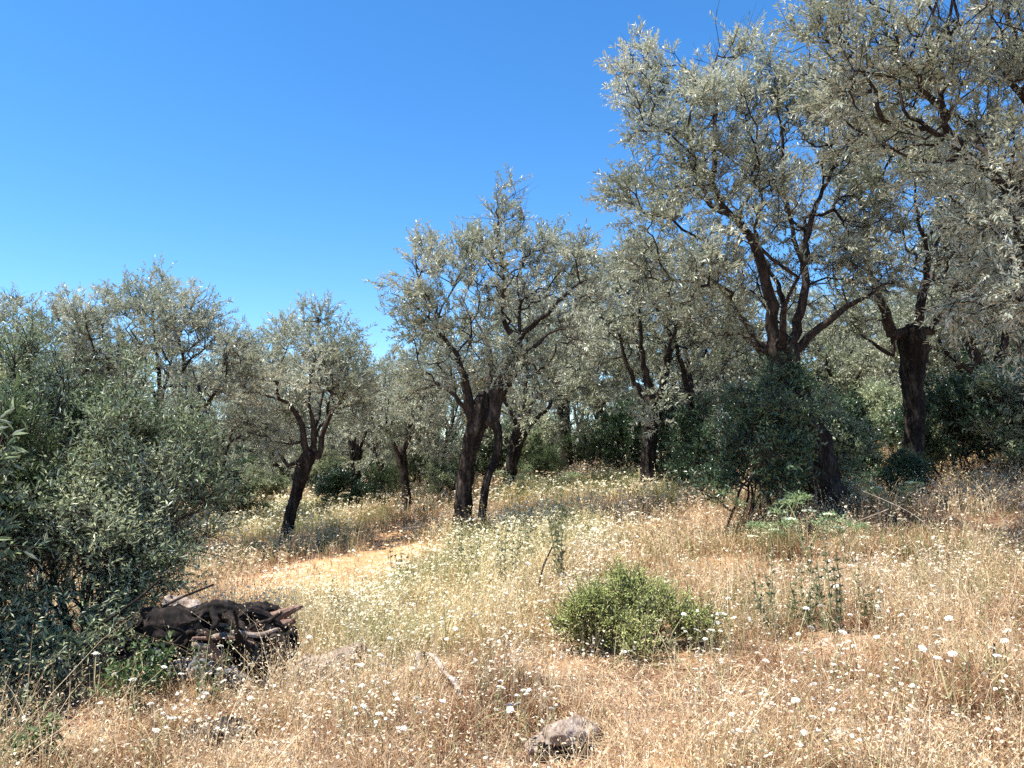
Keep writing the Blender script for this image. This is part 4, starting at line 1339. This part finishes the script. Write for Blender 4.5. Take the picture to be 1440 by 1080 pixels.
# ------------------------------------------------------------------ pale umbel plants with lacy leaves
def umbel(seed, h, heads):
    g = np.random.default_rng(seed)
    V, Q, o = [], [], 0
    tufts, heads_ = [], []
    for k in range(heads):
        a = g.uniform(0, 6.28)
        q0 = np.array([0, 0, -.03]); e = np.array([math.cos(a) * h * g.uniform(.15, .55), math.sin(a) * h * g.uniform(.15, .55), h * g.uniform(.6, 1.)])
        m_ = e * np.array([.35, .35, .55])
        s = spline(np.array([np.r_[q0, .006], np.r_[m_, .0045], np.r_[e, .0025]]), .05)
        v, qd = edge_tubes(s[:, :3], np.arange(len(s)) - 1, s[:, 3], np.ones(len(s), bool), 5)
        V.append(v); Q.append(qd + o); o += len(v)
        if k % 3 != 2:                               # lacy leaf tuft, a part of its own
            m = 90
            c = e + g.normal(0, .035, (m, 3)) * np.array([1.2, 1.2, .5])
            ld = unit((c - e) + np.array([0, 0, .02]) + g.normal(0, .012, (m, 3)))
            a_, b_ = leaves_mesh(c, ld, g.uniform(.02, .045, m), g.uniform(.008, .016, m), 1.6, seed=seed + k)
            tufts.append(make_mesh("foliage", a_, [b_], [M['lacy']], {"tint": g.random(m)}))
        else:                                        # flat flower umbel
            m = 60
            rr = np.sqrt(g.random(m)) * .06; th = g.uniform(0, 6.28, m)
            c = e + np.c_[rr * np.cos(th), rr * np.sin(th), .02 - rr * rr * 3]
            a_, b_ = discs(c, unit(np.array([0, 0, 1.]) + g.normal(0, .2, (m, 3))), g.uniform(.007, .012, m), 6, .3)
            heads_.append(make_mesh("umbel", a_, [b_], [M['umbel']]))
    r = thing("umbel_plant", None, "wild plant", group="pale lacy umbel plants")
    link("stem", make_mesh("stem", np.vstack(V), [np.vstack(Q)], [M['stem']], smooth=True), r)
    for me in tufts: link("foliage", me, r)
    for me in heads_: link("umbel", me, r)
    return r


UK = [umbel(131, .5, 8), umbel(132, .42, 6)]
UMB = [(1050, 755, 1, 0, "pale lacy plant below the left side of the dark shrub, with flat white umbels"), (1110, 765, 1.1, 1, "brightest lacy plant in front of the big leaning trunk"),
       (1135, 790, .9, 0, "lacy plant at the edge of the trunk's shadow"), (1190, 795, .8, 1, "lacy plant on the right in the shadow of the big tree"),
       (1180, 715, .8, 1, "small umbel plant at the very foot of the big leaning trunk"), (722, 700, 1., 0, "umbel plant with a white head behind the twin trunk"),
       (800, 700, .9, 1, "umbel plant in the purple-brown grass right of the twin trunk"), (1080, 790, .75, 1, "small lacy plant above the stiff weeds"),
       (1255, 735, .9, 0, "lacy plant below the burl trunk"), (930, 668, 1., 1, "umbel plant by the straight dark trunk")]
seen = set()
for px, row, s, k, lab in UMB:
    p = G(px, row)
    if k not in seen:
        seen.add(k); s *= 1.15; o = UK[k]; o.location = [float(v) for v in p]; o.scale = (s, s, s); o["label"] = lab
    else:
        copy_thing(UK[k], p, px * .37, s * 1.15, lab, "umbel_plant")

# leafy green plants in the shade of the left bush
for px, row, s, lab, sd in ((222, 975, .2, "leafy green plant between the left bush and the grey stones", 141), (40, 1085, .12, "bright broad-leaved plant at the bottom left corner", 142),
                            (180, 1000, .2, "small leafy plant in the dark shade of the left bush", 143)):
    p = G(px, row)
    bl = [np.r_[p + np.array([dx, dy, dz]) * s, .5 * s] for dx, dy, dz in ((0, 0, .6), (.5, .1, .4), (-.5, 0, .5), (.1, -.3, .9), (.2, .2, 1.2))]
    build_shrub("leafy_plant", lab, "leafy plants by the bush", p, bl, 60, sd, 'broom', stems=6, LW=(.04, .02), per=5, twigs=2, tl=(.04, .1), spread=.08, stem_r=.004, cat="wild plant", bark='stem')


# ------------------------------------------------------------------ dead wood and stones
def log(name, label, rows, mat, seed, cat="log", amp=.22, group="dead wood on the slope", sides=36, ridges=9, lift=0.):
    pts = []
    for px, row, w, d in rows:
        q = P(px, row, d); pts.append(np.r_[q, w * .5 * d / F])
    pts = np.array(pts)
    b = pts[:, :3].mean(0); b[2] = h1(b[0], b[1])
    v, q, t = gnarly(pts - np.r_[b, 0], sides=sides, amp=amp, seed=seed, step=max(.01, pts[:, 3].mean() * .22), ridges=ridges, cap_noise=1.2, fine=.45)
    o = link(name, make_mesh(name, v, [q, t], [M[mat]], smooth=True), None, b)
    return tag(o, label, cat, group)


D = 4.85
log("log", "grey-ended branch stump sticking up from the back of the wood pile", [(236, 846, 20, D + .12), (262, 854, 25, D + .1), (300, 870, 28, D + .05), (330, 884, 24, D)], 'graywood', 201)
log("log", "thick black log at the left of the wood pile", [(212, 876, 38, D - .05), (238, 882, 54, D - .05), (272, 886, 52, D), (298, 890, 40, D + .05)], 'darkwood', 202)
log("log", "dark crooked log across the top of the wood pile", [(282, 862, 22, D), (305, 858, 28, D - .02), (340, 864, 28, D), (372, 860, 26, D + .05), (400, 868, 18, D + .1)], 'darkwood', 203)
log("log", "brown peeled branch slanting down the front of the wood pile", [(318, 866, 13, D - .16), (335, 880, 15, D - .2), (352, 904, 14, D - .24), (366, 932, 10, D - .28)], 'bark', 204)
log("log", "pinkish split branch pointing right from the wood pile", [(352, 884, 22, D), (378, 872, 18, D), (400, 862, 13, D), (423, 853, 6, D)], 'redwood', 205)
log("log", "pale split piece at the right end of the wood pile", [(376, 884, 13, D - .05), (395, 879, 13, D - .05), (412, 874, 8, D - .05)], 'redwood', 206)
log("log", "big dark rotten block in the middle of the wood pile", [(288, 915, 70, D + .1), (322, 912, 84, D + .12), (360, 910, 78, D + .15), (395, 905, 52, D + .2)], 'darkwood', 207, amp=.34)
log("log", "shaggy dark piece low on the right of the wood pile", [(356, 932, 46, D - .05), (384, 920, 42, D), (408, 908, 26, D + .03)], 'darkwood', 208, amp=.34)
log("log", "dark root lump hidden at the left foot of the wood pile", [(176, 935, 44, D), (210, 918, 52, D + .05), (245, 908, 42, D + .08)], 'darkwood', 209, amp=.34)
log("log", "crooked black branch lying along the ridge of the wood pile", [(330, 876, 12, D - .12), (352, 862, 14, D - .1), (375, 868, 12, D - .08), (402, 884, 9, D - .06)], 'darkwood', 231, amp=.3)
log("log", "short black knot propped above the largest blue-grey stone", [(262, 908, 22, D - .12), (285, 900, 28, D - .1), (308, 902, 18, D - .1)], 'darkwood', 232, amp=.34)
log("log", "thin grey branch crossing the dark block of the wood pile", [(300, 896, 7, D - .3), (330, 890, 8, D - .26), (362, 893, 7, D - .22), (390, 885, 5, D - .18)], 'graywood', 233, amp=.2)
log("log", "bent root hooking down at the right end of the wood pile", [(372, 900, 9, D - .2), (392, 896, 10, D - .2), (402, 908, 9, D - .22), (400, 930, 7, D - .24)], 'bark', 234, amp=.2)
gp = np.random.default_rng(300)
for k in range(16):
    cx, cy, L_, an = gp.uniform(225, 395), gp.uniform(868, 925), gp.uniform(18, 46), gp.normal(0, .75)
    w_ = gp.uniform(5, 12); dd = D - .34 + .12 * gp.random() + .25 * (abs(cx - 310) / 90) ** 2
    pts_ = [(cx + L_ * t * math.cos(an) + gp.normal(0, 3), cy + L_ * t * math.sin(an) * .7 + gp.normal(0, 3), w_ * (1 - .35 * abs(t)), dd + .05 * t) for t in (-1, -.4, .3, 1)]
    log("broken_branch", "dark broken branch tangled in the front of the wood pile", pts_, ('darkwood', 'bark', 'darkwood', 'graywood')[k % 4] if k % 8 != 7 else 'redwood', 301 + k,
        "branch", .28, "broken branches in the wood pile", sides=14)
log("stick", "long thin bare stick slanting up out of the left bush toward the wood pile", [(150, 905, 4, D - .05), (200, 872, 4, D - .02), (245, 845, 3.5, D), (300, 822, 3, D + .1)], 'bark', 210, "stick", .1, sides=8)
log("stick", "second bare stick in the left bush, above the long one", [(140, 880, 4, D - .2), (190, 845, 4, D - .1), (225, 815, 3, D)], 'bark', 211, "stick", .1, sides=8)
d = 4.75
log("log", "weathered grey fallen log lying in the grass right of the wood pile", [(405, 968, 44, d - .05), (428, 956, 52, d), (455, 944, 48, d + .06), (482, 930, 36, d + .14), (505, 915, 22, d + .25)], 'graywood', 212, amp=.25)
log("log", "short grey chunk in front of the wood pile", [(334, 974, 18, 4.75), (355, 968, 22, 4.75), (376, 962, 20, 4.8), (388, 957, 12, 4.85)], 'graywood', 213, amp=.25)
log("log", "brown half-buried root at the bottom left", [(262, 1046, 34, 3.75), (290, 1036, 42, 3.75), (325, 1030, 40, 3.78), (352, 1034, 24, 3.8)], 'bark', 214, amp=.25)
log("stick", "short pale stick at the bottom left", [(372, 1056, 9, 3.6), (390, 1060, 11, 3.58), (408, 1064, 8, 3.56)], 'palewood', 215, "stick", .15, sides=12)
log("branch", "bleached fallen branch pointing at the camera in the meadow", [(600, 918, 3, 4.75), (612, 926, 7, 4.65), (625, 945, 6, 4.5), (640, 960, 8, 4.35), (650, 984, 7, 4.2), (664, 999, 4, 4.1)], 'palewood', 216, "branch", .3, sides=14)
log("branch", "short white bit of dead branch at the tip of the bleached branch", [(587, 918, 9, 4.75), (587, 930, 10, 4.7), (590, 940, 8, 4.66)], 'palewood', 217, "branch", .16, sides=12)
log("stick", "black charred twig beside the bleached branch", [(596, 918, 4, 4.74), (600, 930, 5, 4.7), (604, 942, 3, 4.66)], 'darkwood', 218, "stick", .1, sides=8)
log("stick", "dark curved twig lying in the grass at the right edge", [(1398, 905, 3, 4.2), (1396, 935, 4, 4.05), (1386, 960, 4, 3.95), (1372, 985, 4, 3.85)], 'darkwood', 219, "stick", .1, sides=8)
log("branch", "dead brown twig arching beside the stiff weeds left of the round bush", [(755, 835, 2.5, 6.4), (763, 800, 3, 6.5), (776, 770, 2, 6.6)], 'bark', 220, "branch", .1, sides=8)
log("stick", "pale bowed stem leaning across the shadow of the big tree", [(1182, 748, 1.6, 7.6), (1205, 734, 1.8, 7.5), (1230, 724, 1.8, 7.4), (1250, 716, 1.4, 7.3)], 'graywood', 221, "stick", .08, sides=8)
log("stick", "long straw-pale stick leaning across the grass below the burl trunk", [(1212, 690, .9, 7.6), (1250, 706, 1., 7.4), (1285, 724, 1., 7.2), (1310, 745, .9, 7.0)], 'graywood', 222, "stick", .08, sides=8)

from mathutils import Vector as _V
import bmesh


def stone(name, label, px, row, wpx, hpx, d, mat, seed, cat="stone", group="stones on the slope", depth=.8, rough=.28, holes=()):
    bm = bmesh.new(); bmesh.ops.create_icosphere(bm, subdivisions=5, radius=1.)
    rx = wpx * .5 * d / F; rz = hpx * .5 * d / F; ry = rx * depth
    o_ = _V((seed * 3.7, seed, 0))
    for v in bm.verts:
        n = v.co.copy()
        k = 1 + rough * (mnoise.fractal(n * 1.1 + o_, 1, 2, 4)) + .1 * rough * mnoise.noise(n * 9 + o_)
        # facets: flatten along a few directions
        for f in range(7):
            a = _V((math.sin(f * 2.4 + seed), math.cos(f * 2.4 + seed), math.sin(f * 1.7 + seed * 2))).normalized()
            dd = n.dot(a)
            if dd > .72: k *= .72 / dd * (1 + .0) if dd > .72 else 1
        for hx, hz, hr in holes:                     # hollow in the camera-side face
            q = math.hypot((n.x - hx), (n.z - hz))
            if n.y < 0 and q < hr: k *= 1 - .75 * (1 - (q / hr) ** 2) ** .5
        v.co = _V((n.x * rx * k, n.y * ry * k, n.z * rz * k))
    me = bpy.data.meshes.new(name); bm.to_mesh(me); bm.free()
    me.materials.append(M[mat]); me.polygons.foreach_set("use_smooth", [True] * len(me.polygons))
    p = P(px, row, d)
    o = link(name, me, None, p); o.rotation_euler = (0, 0, seed * .7 if not holes else 0)
    return tag(o, label, cat, group)


stone("stone", "blue-grey stone leftmost under the wood pile", 225, 940, 44, 56, 4.72, 'stone', 1)
stone("stone", "narrow blue-grey stone standing between two larger ones under the wood pile", 252, 948, 34, 44, 4.66, 'stone', 2)
stone("stone", "largest blue-grey stone below the dark block of the wood pile", 286, 934, 64, 52, 4.7, 'stone', 3)
stone("stone", "small blue-grey stone at the right below the wood pile", 331, 950, 30, 26, 4.66, 'stone', 4)
stone("stone", "low pale-tipped stone between the big and the small blue-grey stones", 312, 944, 34, 16, 4.62, 'stone', 5)
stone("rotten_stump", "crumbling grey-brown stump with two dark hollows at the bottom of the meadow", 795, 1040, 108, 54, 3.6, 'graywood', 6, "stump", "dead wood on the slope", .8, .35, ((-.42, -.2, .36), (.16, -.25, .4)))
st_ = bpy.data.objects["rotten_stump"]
for hx, hz, hr, sd_ in ((-.085, -.035, .055, 61), (.045, -.045, .07, 62)):      # near-black rotten-wood lumps stand in for the shade in the two hollows
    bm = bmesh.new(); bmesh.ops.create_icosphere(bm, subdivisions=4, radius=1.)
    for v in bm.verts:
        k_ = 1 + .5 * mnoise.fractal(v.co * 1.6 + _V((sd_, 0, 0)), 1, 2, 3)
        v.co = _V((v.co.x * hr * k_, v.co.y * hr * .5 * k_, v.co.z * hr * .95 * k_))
    me = bpy.data.meshes.new("hollow_shade"); bm.to_mesh(me); bm.free(); me.materials.append(M['darkwood'])
    link("hollow_shade", me, st_, (hx, -.098, hz))
stone("stone", "pale flat rock half buried at the bottom right", 1182, 1042, 66, 30, 3.5, 'palestone', 7)
stone("stone", "brown clod below the pale flat rock at the bottom right", 1172, 1066, 60, 34, 3.4, 'palestone', 8)
stone("stone", "grey flat stone in the grass at the bottom right of the stump", 1325, 1026, 50, 18, 3.6, 'palestone', 9)

# ------------------------------------------------------------------ light
SUN_EL, SUN_AZ = R(64), R(-106)          # azimuth from +Y (straight ahead), negative = to the left
sd = bpy.data.lights.new("sun", 'SUN'); sd.energy = 5.0; sd.angle = R(.53); sd.color = (1, .955, .87)
so = bpy.data.objects.new("sun", sd); COL.objects.link(so)
v = Vector((math.sin(SUN_AZ) * math.cos(SUN_EL), math.cos(SUN_AZ) * math.cos(SUN_EL), math.sin(SUN_EL)))
so.rotation_euler = v.to_track_quat('Z', 'Y').to_euler()
so.location = v * 50
w = bpy.data.worlds.new("World"); sc.world = w; w.use_nodes = True
nt = w.node_tree; nt.nodes.clear()
sk = nt.nodes.new("ShaderNodeTexSky"); sk.sky_type = 'NISHITA'; sk.sun_disc = False
sk.sun_elevation = SUN_EL; sk.sun_rotation = SUN_AZ
sk.altitude = 600; sk.air_density = 1.0; sk.dust_density = .15; sk.ozone_density = 5
bg = nt.nodes.new("ShaderNodeBackground"); bg.inputs[1].default_value = .118
ot = nt.nodes.new("ShaderNodeOutputWorld")
hs = nt.nodes.new("ShaderNodeHueSaturation"); hs.inputs['Saturation'].default_value = 1.24
nt.links.new(sk.outputs[0], hs.inputs['Color']); nt.links.new(hs.outputs[0], bg.inputs[0]); nt.links.new(bg.outputs[0], ot.inputs[0])

sc.view_settings.view_transform = 'Standard'
sc.view_settings.look = 'None'
sc.view_settings.gamma = 1
sc.view_settings.exposure = 1.12
sc.cycles.max_bounces = 6
sc.cycles.diffuse_bounces = 3
sc.cycles.glossy_bounces = 2
sc.cycles.transmission_bounces = 3
sc.cycles.use_denoising = False
sc.cycles.sample_clamp_indirect = 5
print("built", round(time.time() - T0, 1))
